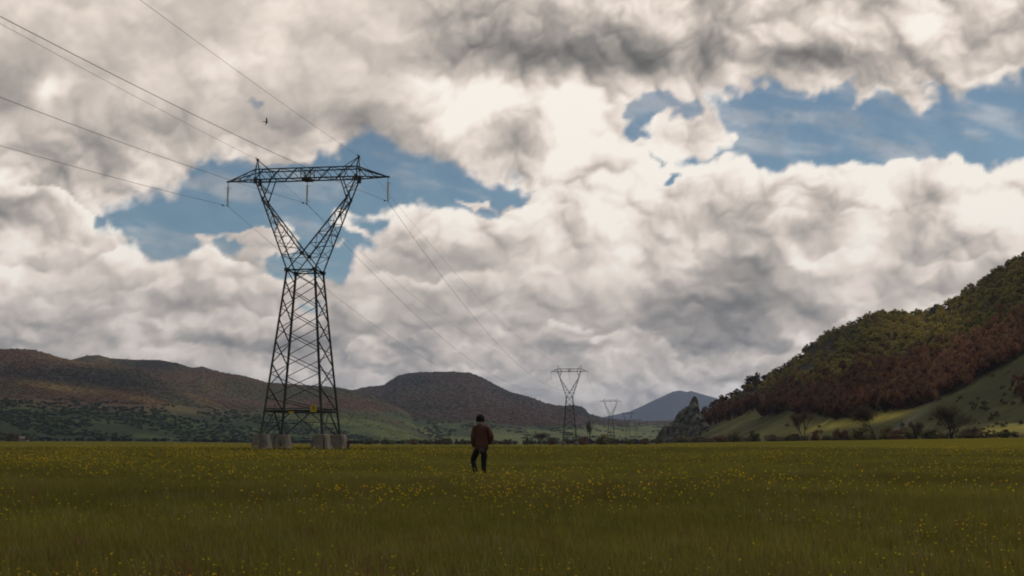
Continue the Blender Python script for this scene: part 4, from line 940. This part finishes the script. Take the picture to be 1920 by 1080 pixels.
    for i, (su, sv_) in enumerate(((-1, -1), (1, -1), (1, 1), (-1, 1))):
        p = legp(su, sv_, Z_TOP) + Vector((-su * .1, -sv_ * .1, 0)); t, b = .98, 1.34
        lev = [(-.6, b + .1), (.0, b), (1.2, (t + b) / 2), (2.18, t + .01), (2.3, t - .09)]; vs = []; fs = []
        for z, w in lev:
            c = w * .26
            for (x_, y_) in ((-w + c, -w), (w - c, -w), (w, -w + c), (w, w - c), (w - c, w), (-w + c, w), (-w, w - c), (-w, -w + c)): vs.append((p.x + x_, p.y + y_, z))
        for k in range(4):
            for q in range(8): fs.append((k * 8 + q, k * 8 + (q + 1) % 8, k * 8 + 8 + (q + 1) % 8, k * 8 + 8 + q))
        fs.append(tuple(range(32, 40))); mesh('foundation', vs, fs, M_conc, root)
    return root
U = Vector((math.cos(TH), -math.sin(TH), 0)); V = Vector((math.sin(TH), math.cos(TH), 0))
plabels = ['tall dark lattice pylon nearest the camera, on four concrete blocks', 'second lattice pylon of the row, smaller, right of the walking person', 'third lattice pylon of the row, pale and small before the blue mountain', 'fourth lattice pylon of the row, faint before the green pasture', 'fifth and faintest lattice pylon at the end of the row']
py0 = make_pylon(plabels[0]); pyl = [py0] + [copy_tree(py0) for _ in range(4)]
def pbase(i):
    p = Vector((-31.0, 170, 0)) + V * SPAN * i; p.z = float(ground_z(np.array(p.x), np.array(p.y))) if i > 0 else 0; return p
for i, p in enumerate(pyl): p.scale = (1, 1, 1) if i == 0 else (.82, .82, 1); p.location = pbase(i); p.rotation_euler = (0, 0, -TH); p['label'] = plabels[i]
# wires, one object for each span
def wire(i, j, u_, z, sag, rad, label, grp):
    a = pbase(i) + U * u_ * (.82 if i > 0 else 1) + Vector((0, 0, z)); b = pbase(j) + U * u_ * (.82 if j > 0 else 1) + Vector((0, 0, z)); n = 72; pts = []
    for k in range(n + 1):
        t = k / n; p = a.lerp(b, t); p.z -= 4 * sag * t * (1 - t); pts.append(p)
    mb = MB(); mb.tube(pts, rad, 5); o = mb.build('power_line', M_wire)
    m2 = MB()
    if rad > .0262 and min(i, j) <= 0:
        d = (pts[1] - pts[0]).normalized(); q = pts[0] + d * 1.9 - Vector((0, 0, .12))
        if i == 0: m2.tube([q - d * .32, q - d * .2], .09, 6); m2.tube([q - d * .2, q + d * .2], .03, 5); m2.tube([q + d * .2, q + d * .32], .09, 6); m2.tube([q, q + Vector((0, 0, .14))], .03, 4); m2.build('vibration_damper', M_steel, o)
    return tag(o, label, 'cable', grp)
zc = 40.655 - 3.72
sides = {-12.519: 'left', 0: 'middle', 12.519: 'right'}
for u_, nm in sides.items():
    wire(0, -1, u_, zc, 14.2, .027, f'thick {nm} conductor coming from beyond the upper left corner to the near pylon', 'conductors')
    wire(0, 1, u_, zc, 15.4, .026, f'{nm} conductor sagging from the nearest pylon to the second', 'conductors')
    wire(1, 2, u_, zc, 15.4, .026, f'{nm} conductor between the second and third pylons', 'conductors')
    wire(2, 3, u_, zc, 15.4, .026, f'{nm} conductor between the third and fourth pylons', 'conductors')
for u_, nm in ((-7.93, 'left'), (7.93, 'right')):
    wire(0, -1, u_, 43.95, 8, .020, f'thin earth wire running up left from the {nm} peak of the near pylon', 'earth wires')
    wire(0, 1, u_, 43.95, 10, .018, f'thin earth wire from the {nm} peak of the near pylon to the second', 'earth wires')
    wire(1, 2, u_, 43.95, 10, .018, f'thin earth wire on the {nm} peaks of the second and third pylons', 'earth wires')

# ------------------------------------------------------------------ house far left
M_plas = simple('pink_plaster', (.26, .15, .12), (.30, .18, .14), .4); M_roof = simple('roof_tiles', (.13, .10, .09), (.16, .12, .10), .6); M_dark = simple('dark_opening', (.02, .02, .02)); M_white = simple('white_wall', (.42, .40, .38), (.48, .46, .43), .4)
def house(loc, w, d, h, rh, rz, mw, label, nm):
    root = empty(nm, loc, rz, label=label, cat='house' if nm == 'house' else 'shed')
    mb = MB(); mb.box((0, 0, h / 2 - .3), w, d, h + .6); mb.add([(-w / 2, -d / 2, h), (-w / 2, d / 2, h), (-w / 2, 0, h + rh), (w / 2, -d / 2, h), (w / 2, d / 2, h), (w / 2, 0, h + rh)], [(0, 2, 1), (3, 4, 5)]); mb.build('wall', mw, root)
    mb = MB()
    for s in (-1, 1):
        o_ = .35; a = Vector((0, s * (d / 2 + o_), h - rh * o_ / (d / 2))); b = Vector((0, 0, h + rh + .02)); L_ = w / 2 + .4
        vs = [(-L_, a.y, a.z), (L_, a.y, a.z), (L_, b.y, b.z), (-L_, b.y, b.z)]; vs += [(p[0], p[1], p[2] + .18) for p in vs]
        mb.add(vs, [(0, 3, 2, 1), (4, 5, 6, 7), (0, 1, 5, 4), (1, 2, 6, 5), (2, 3, 7, 6), (3, 0, 4, 7)])
    mb.build('roof', M_roof, root)
    for k in (-.3, .05, .32):
        m_ = MB(); m_.box((k * w, -d / 2 - .01, h * .55), w * .1, .1, h * .28); m_.build('window', M_dark, root)
house(at(38, 828.4, 1300), 7.6, 6, 3.4, 2.0, .5, M_plas, 'small pink plastered house half hidden by trees at the far left', 'house')
house(at(52, 828.6, 1290), 2.4, 2.2, 1.5, .5, .3, M_white, 'tiny whitish shed right of the pink house', 'shed')
for i, (x, w, h, lb) in enumerate(((18,30,17,'dark broad bush left of the pink house'),(29,16,13,'dark bush covering the left part of the pink house'),(58,12,11,'dark bush behind the tiny whitish shed'))):
    bush(x, 828.4, 1275 if i < 2 else 1330, w, h, DKG if i else BROWN, lb, twiggy=(i == 0), seed=i, group='bushes round the pink house')

# ------------------------------------------------------------------ people
M_skin = simple('skin', (.36, .20, .14), (.40, .23, .16), 9, .55); M_hair = simple('dark_hair', (.010, .007, .006), (.022, .015, .012), 30, .6, bmp=.8)
M_jacket = simple('brown_jacket', (.052, .020, .013), (.090, .038, .022), 5, .7, bmp=.3); M_jeans = simple('black_jeans', (.009, .008, .008), (.015, .013, .012), 8, .8)
M_shirt = simple('grey_shirt', (.055, .060, .050), (.07, .075, .065), 8); M_shoe = simple('brown_shoe', (.06, .035, .02), (.08, .05, .03), 8, .5)
M_red = simple('dark_red_top', (.05, .010, .010), (.07, .014, .012), 6)
def skin(name, V_, E_, material, parent, sub=2, root=0):
    me = bpy.data.meshes.new(name); me.from_pydata([v_[0] for v_ in V_], E_, []); o = bpy.data.objects.new(name, me); col.objects.link(o)
    md = o.modifiers.new('s', 'SKIN'); md.use_smooth_shade = True; md.branch_smoothing = .6
    sv__ = me.skin_vertices[0].data
    for i, v_ in enumerate(V_):
        r = v_[1]; sv__[i].radius = (r, r) if isinstance(r, float) else r; sv__[i].use_root = (i == root)
    s2 = o.modifiers.new('d', 'SUBSURF'); s2.levels = sub; s2.render_levels = sub
    dg = bpy.context.evaluated_depsgraph_get(); dg.update(); m2 = bpy.data.meshes.new_from_object(o.evaluated_get(dg)); m2.name = name
    bpy.data.objects.remove(o); m2.materials.clear(); m2.materials.append(material); m2.polygons.foreach_set('use_smooth', np.ones(len(m2.polygons), bool))
    n = bpy.data.objects.new(name, m2); col.objects.link(n); n.parent = parent; return n
def wrinkle(o, amt, scale):
    me = o.data; n = len(me.vertices); co = np.empty(n * 3); me.vertices.foreach_get('co', co); co = co.reshape(-1, 3)
    no = np.array([tuple(v_.normal) for v_ in me.vertices])
    k = fbm(co[:, 0] * 2 + co[:, 1], co[:, 2] * 1.0 + co[:, 1], scale, 4, .55) - .5
    co = co + no * (k * amt)[:, None]; me.vertices.foreach_set('co', co.ravel()); me.update()
def hand_chain(V_, E_, wi, base, d, side, palmn, sgn):
    """palm and five bent fingers, added to the body skeleton from wrist vertex wi"""
    d, side, palmn = Vector(d).normalized(), Vector(side).normalized(), Vector(palmn).normalized(); b = Vector(base)
    V_.append((tuple(b + d * .045), (.030, .017))); E_.append((wi, len(V_) - 1)); pm = len(V_) - 1
    for k, ln in enumerate((.070, .080, .074, .058)):
        s = b + d * .085 + side * ((k - 1.5) * .021)
        V_.append((tuple(s), .0105)); E_.append((pm, len(V_) - 1))
        V_.append((tuple(s + d * ln * .55 + palmn * .012), .0092)); E_.append((len(V_) - 2, len(V_) - 1))
        V_.append((tuple(s + d * ln * .9 + palmn * .036), .0080)); E_.append((len(V_) - 2, len(V_) - 1))
    t = b + d * .03 - side * .032 * sgn
    V_.append((tuple(t), .012)); E_.append((pm, len(V_) - 1)); V_.append((tuple(t + d * .03 - side * .022 * sgn + palmn * .012), .010)); E_.append((len(V_) - 2, len(V_) - 1)); V_.append((tuple(t + d * .058 - side * .024 * sgn + palmn * .024), .0088)); E_.append((len(V_) - 2, len(V_) - 1))
def head_mesh(c, yaw, pitch, mater):
    """skull with brow, nose, mouth, chin, ears; looks along +y before turning"""
    bm = bmesh.new(); bmesh.ops.create_uvsphere(bm, u_segments=28, v_segments=20, radius=1)
    for v_ in bm.verts:
        x, y, z = v_.co; w = .074 * (1 - .28 * max(0, -z) ** 1.3 * (1 if y > -.2 else .4)); 
        X = x * w; Y = y * .095 - (.012 if y < 0 and z < -.4 else 0); Z = z * .118
        fr = max(0, y)
        Y += .020 * math.exp(-(x / .16) ** 2 - ((z + .18) / .16) ** 2) * (fr > .4)                       # nose
        Y -= .008 * (math.exp(-((abs(x) - .40) / .16) ** 2 - ((z - .04) / .10) ** 2)) * (fr > .3)       # eye sockets
        Y += .006 * math.exp(-(x / .5) ** 2 - ((z - .2) / .08) ** 2) * (fr > .3) + .007 * math.exp(-(x / .26) ** 2 - ((z + .52) / .06) ** 2) * (fr > .3) + .008 * math.exp(-(x / .3) ** 2 - ((z + .85) / .12) ** 2) * (y > 0)
        v_.co = (X, Y, Z)
    for s in (-1, 1):
        r = bmesh.ops.create_uvsphere(bm, u_segments=10, v_segments=8, radius=1)
        for v_ in r['verts']: v_.co = (s * (.074 + v_.co.x * .009), v_.co.y * .017 - .004, v_.co.z * .030 - .008)
        r = bmesh.ops.create_uvsphere(bm, u_segments=8, v_segments=6, radius=.0105)
        for v_ in r['verts']: v_.co += Vector((s * .030, .080, .006))
    M = Matrix.Translation(c) @ Matrix.Rotation(yaw, 4, 'Z') @ Matrix.Rotation(pitch, 4, 'X'); bmesh.ops.transform(bm, matrix=M, verts=bm.verts)
    me = bpy.data.meshes.new('head'); bm.to_mesh(me); bm.free(); me.materials.append(mater); me.polygons.foreach_set('use_smooth', np.ones(len(me.polygons), bool)); return me, M
def join_mesh(o, me):
    bm = bmesh.new(); bm.from_mesh(o.data); bm.from_mesh(me); bm.to_mesh(o.data); bm.free(); o.data.polygons.foreach_set('use_smooth', np.ones(len(o.data.polygons), bool))
def hair(M, parent, size=1.0, curl=.022):
    rs_ = np.random.RandomState(2); bm = bmesh.new(); bmesh.ops.create_icosphere(bm, subdivisions=5, radius=1)
    dele = []
    for v_ in bm.verts:
        x, y, z = v_.co; n = float(fbm(np.array(x * 3 + 5), np.array(y * 3 + z * 2.3), .55, 4, .65)) - .5
        k = 1 + n * .42
        face = y > .35 and z < .35
        v_.co = (x * .098 * size * k, (y * .112 - .014) * size * k, (z * .118 + .022) * size * k)
        if face: dele.append(v_)
        elif z < -.62: dele.append(v_)
    bmesh.ops.delete(bm, geom=dele, context='VERTS')
    for k in range(150):                                                                               # curls standing off the head
        d = rs_.normal(size=3); d /= np.linalg.norm(d)
        if (d[1] > .4 and d[2] < .35) or d[2] < -.55: continue
        r = bmesh.ops.create_icosphere(bm, subdivisions=1, radius=rs_.uniform(.010, .021))
        for v_ in r['verts']: v_.co += Vector((d[0] * .102, d[1] * .114 - .014, d[2] * .124 + .022)) * size
    bmesh.ops.transform(bm, matrix=M, verts=bm.verts)
    me = bpy.data.meshes.new('hair'); bm.to_mesh(me); bm.free(); me.materials.append(M_hair); me.polygons.foreach_set('use_smooth', np.ones(len(me.polygons), bool))
    o = bpy.data.objects.new('hair', me); col.objects.link(o); o.parent = parent
def person(loc, rz, label, pose, jacketm, trousm, sh=True):
    root = empty('person', loc, rz, label=label, cat='person')
    p = pose
    Vb = [((0, 0, .94), (.12, .10)), ((0, .01, 1.12), (.12, .09)), ((.0, .0, 1.32), (.15, .10)), ((p['neck'][0] * .5, p['neck'][1] * .5, 1.45), (.09, .07)), (p['neck'], .052), (p['head'], .06)]
    Eb = [(0, 1), (1, 2), (2, 3), (3, 4), (4, 5)]
    for s in (0, 1):
        sh_, el_, wr_ = p['arm'][s]; i = len(Vb); Vb += [(sh_, .055), (el_, .042), (wr_, (.030, .022))]; Eb += [(3, i), (i, i + 1), (i + 1, i + 2)]
        d = Vector(wr_) - Vector(el_); sgn = -1 if s == 0 else 1
        hand_chain(Vb, Eb, i + 2, wr_, d, (0.15, 1, .05), (-sgn, 0, 0), -1)
        hp_, kn_, an_ = p['leg'][s]; i = len(Vb); Vb += [(hp_, .08), (kn_, .05), (an_, .034)]; Eb += [(0, i), (i, i + 1), (i + 1, i + 2)]
    body = skin('body', Vb, Eb, M_skin, root)
    me, M = head_mesh(Vector(p['head']) + Vector((0, .01, .045)), p.get('yaw', 0), p.get('nod', 0), M_skin); join_mesh(body, me)
    hair(M, root, p.get('hair', 1.))
    # jacket: torso and two sleeves in one shell
    nk = p['neck']
    Vj = [((.015, 0, .72), (.205, .155)), ((.015, .0, .88), (.225, .160)), ((.010, .0, 1.08), (.225, .155)), ((0, 0, 1.27), (.225, .150)), ((nk[0] * .5, nk[1] * .5, 1.41), (.165, .115)), ((nk[0], nk[1] - .005, 1.53), (.082, .080))]
    Ej = [(0, 1), (1, 2), (2, 3), (3, 4), (4, 5)]
    for s in (0, 1):
        sh_, el_, wr_ = [Vector(q) for q in p['arm'][s]]; i = len(Vj)
        Vj += [(tuple(sh_), .098), (tuple(sh_.lerp(el_, .55)), .088), (tuple(el_), .082), (tuple(el_.lerp(wr_, .55)), .072), (tuple(el_.lerp(wr_, .97)), .056)]
        Ej += [(4, i), (i, i + 1), (i + 1, i + 2), (i + 2, i + 3), (i + 3, i + 4)]
    j = skin('jacket', Vj, Ej, jacketm, root); wrinkle(j, .035, .11)
    # trousers
    Vt = [((.0, 0, .95), (.15, .11)), ((.0, 0, .86), (.155, .115))]; Et = [(0, 1)]
    for s in (0, 1):
        hp_, kn_, an_ = [Vector(q) for q in p['leg'][s]]; i = len(Vt)
        Vt += [(tuple(hp_), .118), (tuple(hp_.lerp(kn_, .5)), .108), (tuple(kn_), .086), (tuple(kn_.lerp(an_, .5)), .076), (tuple(kn_.lerp(an_, .97)), .064)]
        Et += [(1, i), (i, i + 1), (i + 1, i + 2), (i + 2, i + 3), (i + 3, i + 4)]
    t = skin('trousers', Vt, Et, trousm, root); wrinkle(t, .026, .09)
    if sh: s_ = skin('shirt', [((.03, 0, .665), (.150, .13)), ((.012, 0, .80), (.17, .13)), ((.012, 0, .98), (.15, .11))], [(0, 1), (1, 2)], M_shirt, root)
    for s in (0, 1):
        an_ = Vector(p['leg'][s][2]); fd = Vector(p['foot'][s])
        a = an_ + Vector((0, -.04, -.045)); skin('shoe', [(tuple(a), (.042, .040)), (tuple(a + fd * .45 + Vector((0, 0, -.012))), (.044, .034)), (tuple(a + fd + Vector((0, 0, -.018))), (.036, .022))], [(0, 1), (1, 2)], M_shoe, root)
    return root
pose1 = dict(neck=(-.015, .02, 1.50), head=(-.03, .05, 1.575), hair=1.14, yaw=.12, nod=-.12,
    arm=[((-.185, 0, 1.41), (-.235, -.02, 1.12), (-.215, .06, .84)), ((.19, 0, 1.40), (.305, -.05, 1.12), (.205, .07, .93))],
    leg=[((-.10, 0, .86), (-.235, .13, .47), (-.135, -.02, .10)), ((.095, 0, .86), (.075, .02, .47), (.085, .0, .09))], foot=[(-.03, .19, -.02), (.03, .20, 0)])
PD = 33.0
pp = at(902, 889, PD); pp.z = 0
person((pp.x, pp.y, 0), .0, 'dark haired person in brown jacket and black jeans walking away through the grass', pose1, M_jacket, M_jeans)
pose2 = dict(neck=(0, .03, 1.50), head=(0, .07, 1.60), hair=.98, yaw=.6, nod=-.25,
    arm=[((-.19, 0, 1.42), (-.25, .10, 1.14), (-.12, .26, 1.12)), ((.19, 0, 1.42), (.26, .10, 1.14), (.12, .27, 1.10))],
    leg=[((-.10, 0, .86), (-.11, .05, .48), (-.11, .0, .09)), ((.10, 0, .86), (.14, .12, .49), (.13, .05, .09))], foot=[(0, .20, 0), (.04, .19, 0)])
fb4 = pbase(0) + U * (hw(Z_TOP) - .1 + 1.50) + V * (hw(Z_TOP) - .1 + .15)
person((fb4.x, fb4.y, 0), R(75), 'dark clothed person leaning behind the right edge of the rightmost concrete block', pose2, M_red, M_jeans, False)

# ------------------------------------------------------------------ bird
def bird():
    c = at(499, 229, 80); V_ = []; F_ = []
    sec = [(-.17, .012, 0), (-.12, .022, 0), (-.03, .034, .0), (.05, .032, .004), (.10, .020, .010), (.135, .018, .016), (.165, .002, .012)]
    for x_, r, z in sec:
        for k in range(8): t = k * math.pi / 4; V_.append((x_, math.cos(t) * r, z + math.sin(t) * r * .9))
    for i in range(len(sec) - 1):
        for k in range(8): F_.append((i * 8 + k, i * 8 + (k + 1) % 8, i * 8 + 8 + (k + 1) % 8, i * 8 + 8 + k))
    o = mesh('bird', V_, F_, M_dark, None, True); tag(o, 'tiny dark bird gliding with raised wings before the clouds', 'bird'); o.location = c; o.rotation_euler = (R(-28), R(6), R(12))
    for s in (-1, 1):
        w = [(.05, 0, .02), (-.05, 0, .015), (.085, s * .12, .085), (-.02, s * .13, .08), (.03, s * .30, .11), (-.03, s * .29, .105), (-.06, s * .40, .09)]
        w2 = [(a, b, c_ - .008) for a, b, c_ in w]; f = [(0, 1, 3, 2), (2, 3, 5, 4), (4, 5, 6)]
        ff = f + [tuple(7 + q for q in reversed(k)) for k in f] + [(0, 2, 9, 7), (2, 4, 11, 9), (4, 6, 13, 11), (6, 5, 12, 13), (5, 3, 10, 12), (3, 1, 8, 10), (1, 0, 7, 8)]
        mesh('wing', w + w2, ff, M_dark, o)
    mesh('tail', [(-.16, -.01, 0), (-.16, .01, 0), (-.25, .045, .002), (-.25, -.045, .002), (-.16, -.01, -.006), (-.16, .01, -.006), (-.25, .045, -.004), (-.25, -.045, -.004)], [(0, 1, 2, 3), (7, 6, 5, 4), (0, 3, 7, 4), (1, 5, 6, 2), (2, 6, 7, 3)], M_dark, o)
bird()

# ------------------------------------------------------------------ grass and buttercups
def tuft(seed, n, h, spread, w):
    rs_ = np.random.RandomState(seed); V_ = []; F_ = []
    for k in range(n):
        a = rs_.uniform(0, 6.28); rr = spread * math.sqrt(rs_.rand()); x, y = math.cos(a) * rr, math.sin(a) * rr
        b = rs_.uniform(0, 6.28); L_ = h * rs_.uniform(.45, 1.15); bend = L_ * rs_.uniform(.1, .55); ww = w * rs_.uniform(.6, 1.3); sx, sy = -math.sin(b) * ww, math.cos(b) * ww; i = len(V_)
        V_ += [(x - sx, y - sy, -.02), (x + sx, y + sy, -.02), (x + math.cos(b) * bend * .35 + sx * .8, y + math.sin(b) * bend * .35 + sy * .8, L_ * .6), (x + math.cos(b) * bend * .35 - sx * .8, y + math.sin(b) * bend * .35 - sy * .8, L_ * .6), (x + math.cos(b) * bend, y + math.sin(b) * bend, L_)]
        F_ += [(i, i + 1, i + 2, i + 3), (i + 3, i + 2, i + 4)]
    return mesh('tuft', V_, F_, M_leafI, None, link=False)
tufts = protos('grass_tufts', [tuft(i, 46, .20, .26, .0032) for i in range(5)])
wide = protos('wide_grass_tufts', [tuft(10 + i, 60, .19, .62, .009) for i in range(4)])
rs = np.random.RandomState(8)
def wedge(n, r0, r1, p=1.0):
    u_ = rs.rand(n); r = (r0 ** (2 - p) + u_ * (r1 ** (2 - p) - r0 ** (2 - p))) ** (1 / (2 - p)) if p != 2 else r0 * (r1 / r0) ** u_
    a = np.radians(rs.uniform(-31, 31, n)); return np.sin(a) * r, np.cos(a) * r, r
def gcolr(x, y):
    n = fbm(x, y, 9, 4, .6)[:, None]; m_ = fbm(x + 50, y, 2.5, 3, .6)[:, None]
    c = np.array([.172, .150, .026]) * (.55 + .85 * n) * (.78 + .44 * m_)
    dp = np.hypot((x - P1[0]) / 17, (y - P1[1] + 6) / 22); l = np.exp(-dp ** 4)[:, None]
    return c * (1 - l) + np.array([.034, .050, .010]) * l
x, y, r = wedge(15000, 4.5, 34, 1.25)
gc_ = gcolr(x, y) * rs.uniform(.75, 1.25, (len(x), 1)); sor = rs.rand(len(x)) < .07 * sst(fbm(x, y, 7, 3, .6), .4, .6) * 1.6; gc_[sor] = np.array([.20, .105, .048]) * rs.uniform(.7, 1.2, (sor.sum(), 1))
dry = rs.rand(len(x)) < .06; gc_[dry] = np.array([.26, .22, .09]) * rs.uniform(.7, 1.1, (dry.sum(), 1))
scatter('grass', np.stack([x, y, 0 * x], -1), rs.uniform(.6, 1.2, len(x)) * (.7 + .7 * fbm(x + 9, y, 3.5, 3, .6)) * np.clip(r / 16, .75, 1), gc_, tufts, 'fine olive green meadow grass in the foreground', 'grass', zs=1)
x, y, r = wedge(20000, 28, 260, 1.5)
scatter('grass', np.stack([x, y, 0 * x - .01], -1), rs.uniform(.8, 1.3, len(x)) * (1 + r / 160), gcolr(x, y) * rs.uniform(.8, 1.2, (len(x), 1)), wide, 'olive green meadow grass stretching to the pylon', 'grass', zs=.62)
def flower(seed):
    rs_ = np.random.RandomState(seed); V_ = []; F_ = []; h = .23
    for k in range(5):
        a = k * 1.2566 + seed; c, s = math.cos(a), math.sin(a); i = len(V_); R_, w_ = .0115, .0075
        V_ += [(0, 0, h), (c * R_ * .6 - s * w_, s * R_ * .6 + c * w_, h + .009), (c * R_, s * R_, h + .015), (c * R_ * .6 + s * w_, s * R_ * .6 - c * w_, h + .009)]; F_.append((i, i + 3, i + 2, i + 1))
    o = mesh('buttercup', V_, F_, M_leafI, None, link=False); return o
M_stem = simple('flower_stem', (.06, .07, .02))
butter = protos('buttercup_flowers', [flower(i) for i in range(3)])
x, y, r = wedge(60000, 5, 130, 1.35)
dens = sst(fbm(x, y, 5, 4, .6), .42, .70) * (.6 + .7 * sst(-x / np.maximum(y, 1), -.2, .45)) * (.25 + .75 * sst(fbm(x + 30, y * .6, 22, 3, .5), .30, .62))
k = rs.rand(len(x)) < dens * .85; x, y, r = x[k], y[k], r[k]; print('flowers', len(x))
scatter('yellow_flowers', np.stack([x, y, rs.uniform(-.07, .03, len(x))], -1), rs.uniform(.5, 1.25, len(x)) * (1 + r / 60) * np.clip(r / 18, .6, 1.1), tinted((.62, .43, .018), len(x), rs, .12), butter, 'yellow buttercups sprinkled through the meadow grass', 'flowers', tilt=.7, zs=1)

# ------------------------------------------------------------------ air
def haze():
    zt = 1150.; L_ = 25500.
    mb = MB(); mb.box((0, 0, (zt - 60) / 2), 2 * L_, 2 * L_, zt + 60)
    m_ = bpy.data.materials.new('haze'); m_.use_nodes = True; t = m_.node_tree; t.nodes.clear(); out = N(t, 'ShaderNodeOutputMaterial'); v_ = N(t, 'ShaderNodeVolumePrincipled')
    v_.inputs['Color'].default_value = (.52, .70, 1.0, 1); v_.inputs['Density'].default_value = 3.3e-5; v_.inputs['Anisotropy'].default_value = .1
    t.links.new(v_.outputs[0], out.inputs['Volume'])
    o = mb.build('haze', m_); tag(o, 'thin bluish air over the whole valley', 'haze', kind='stuff')
haze()
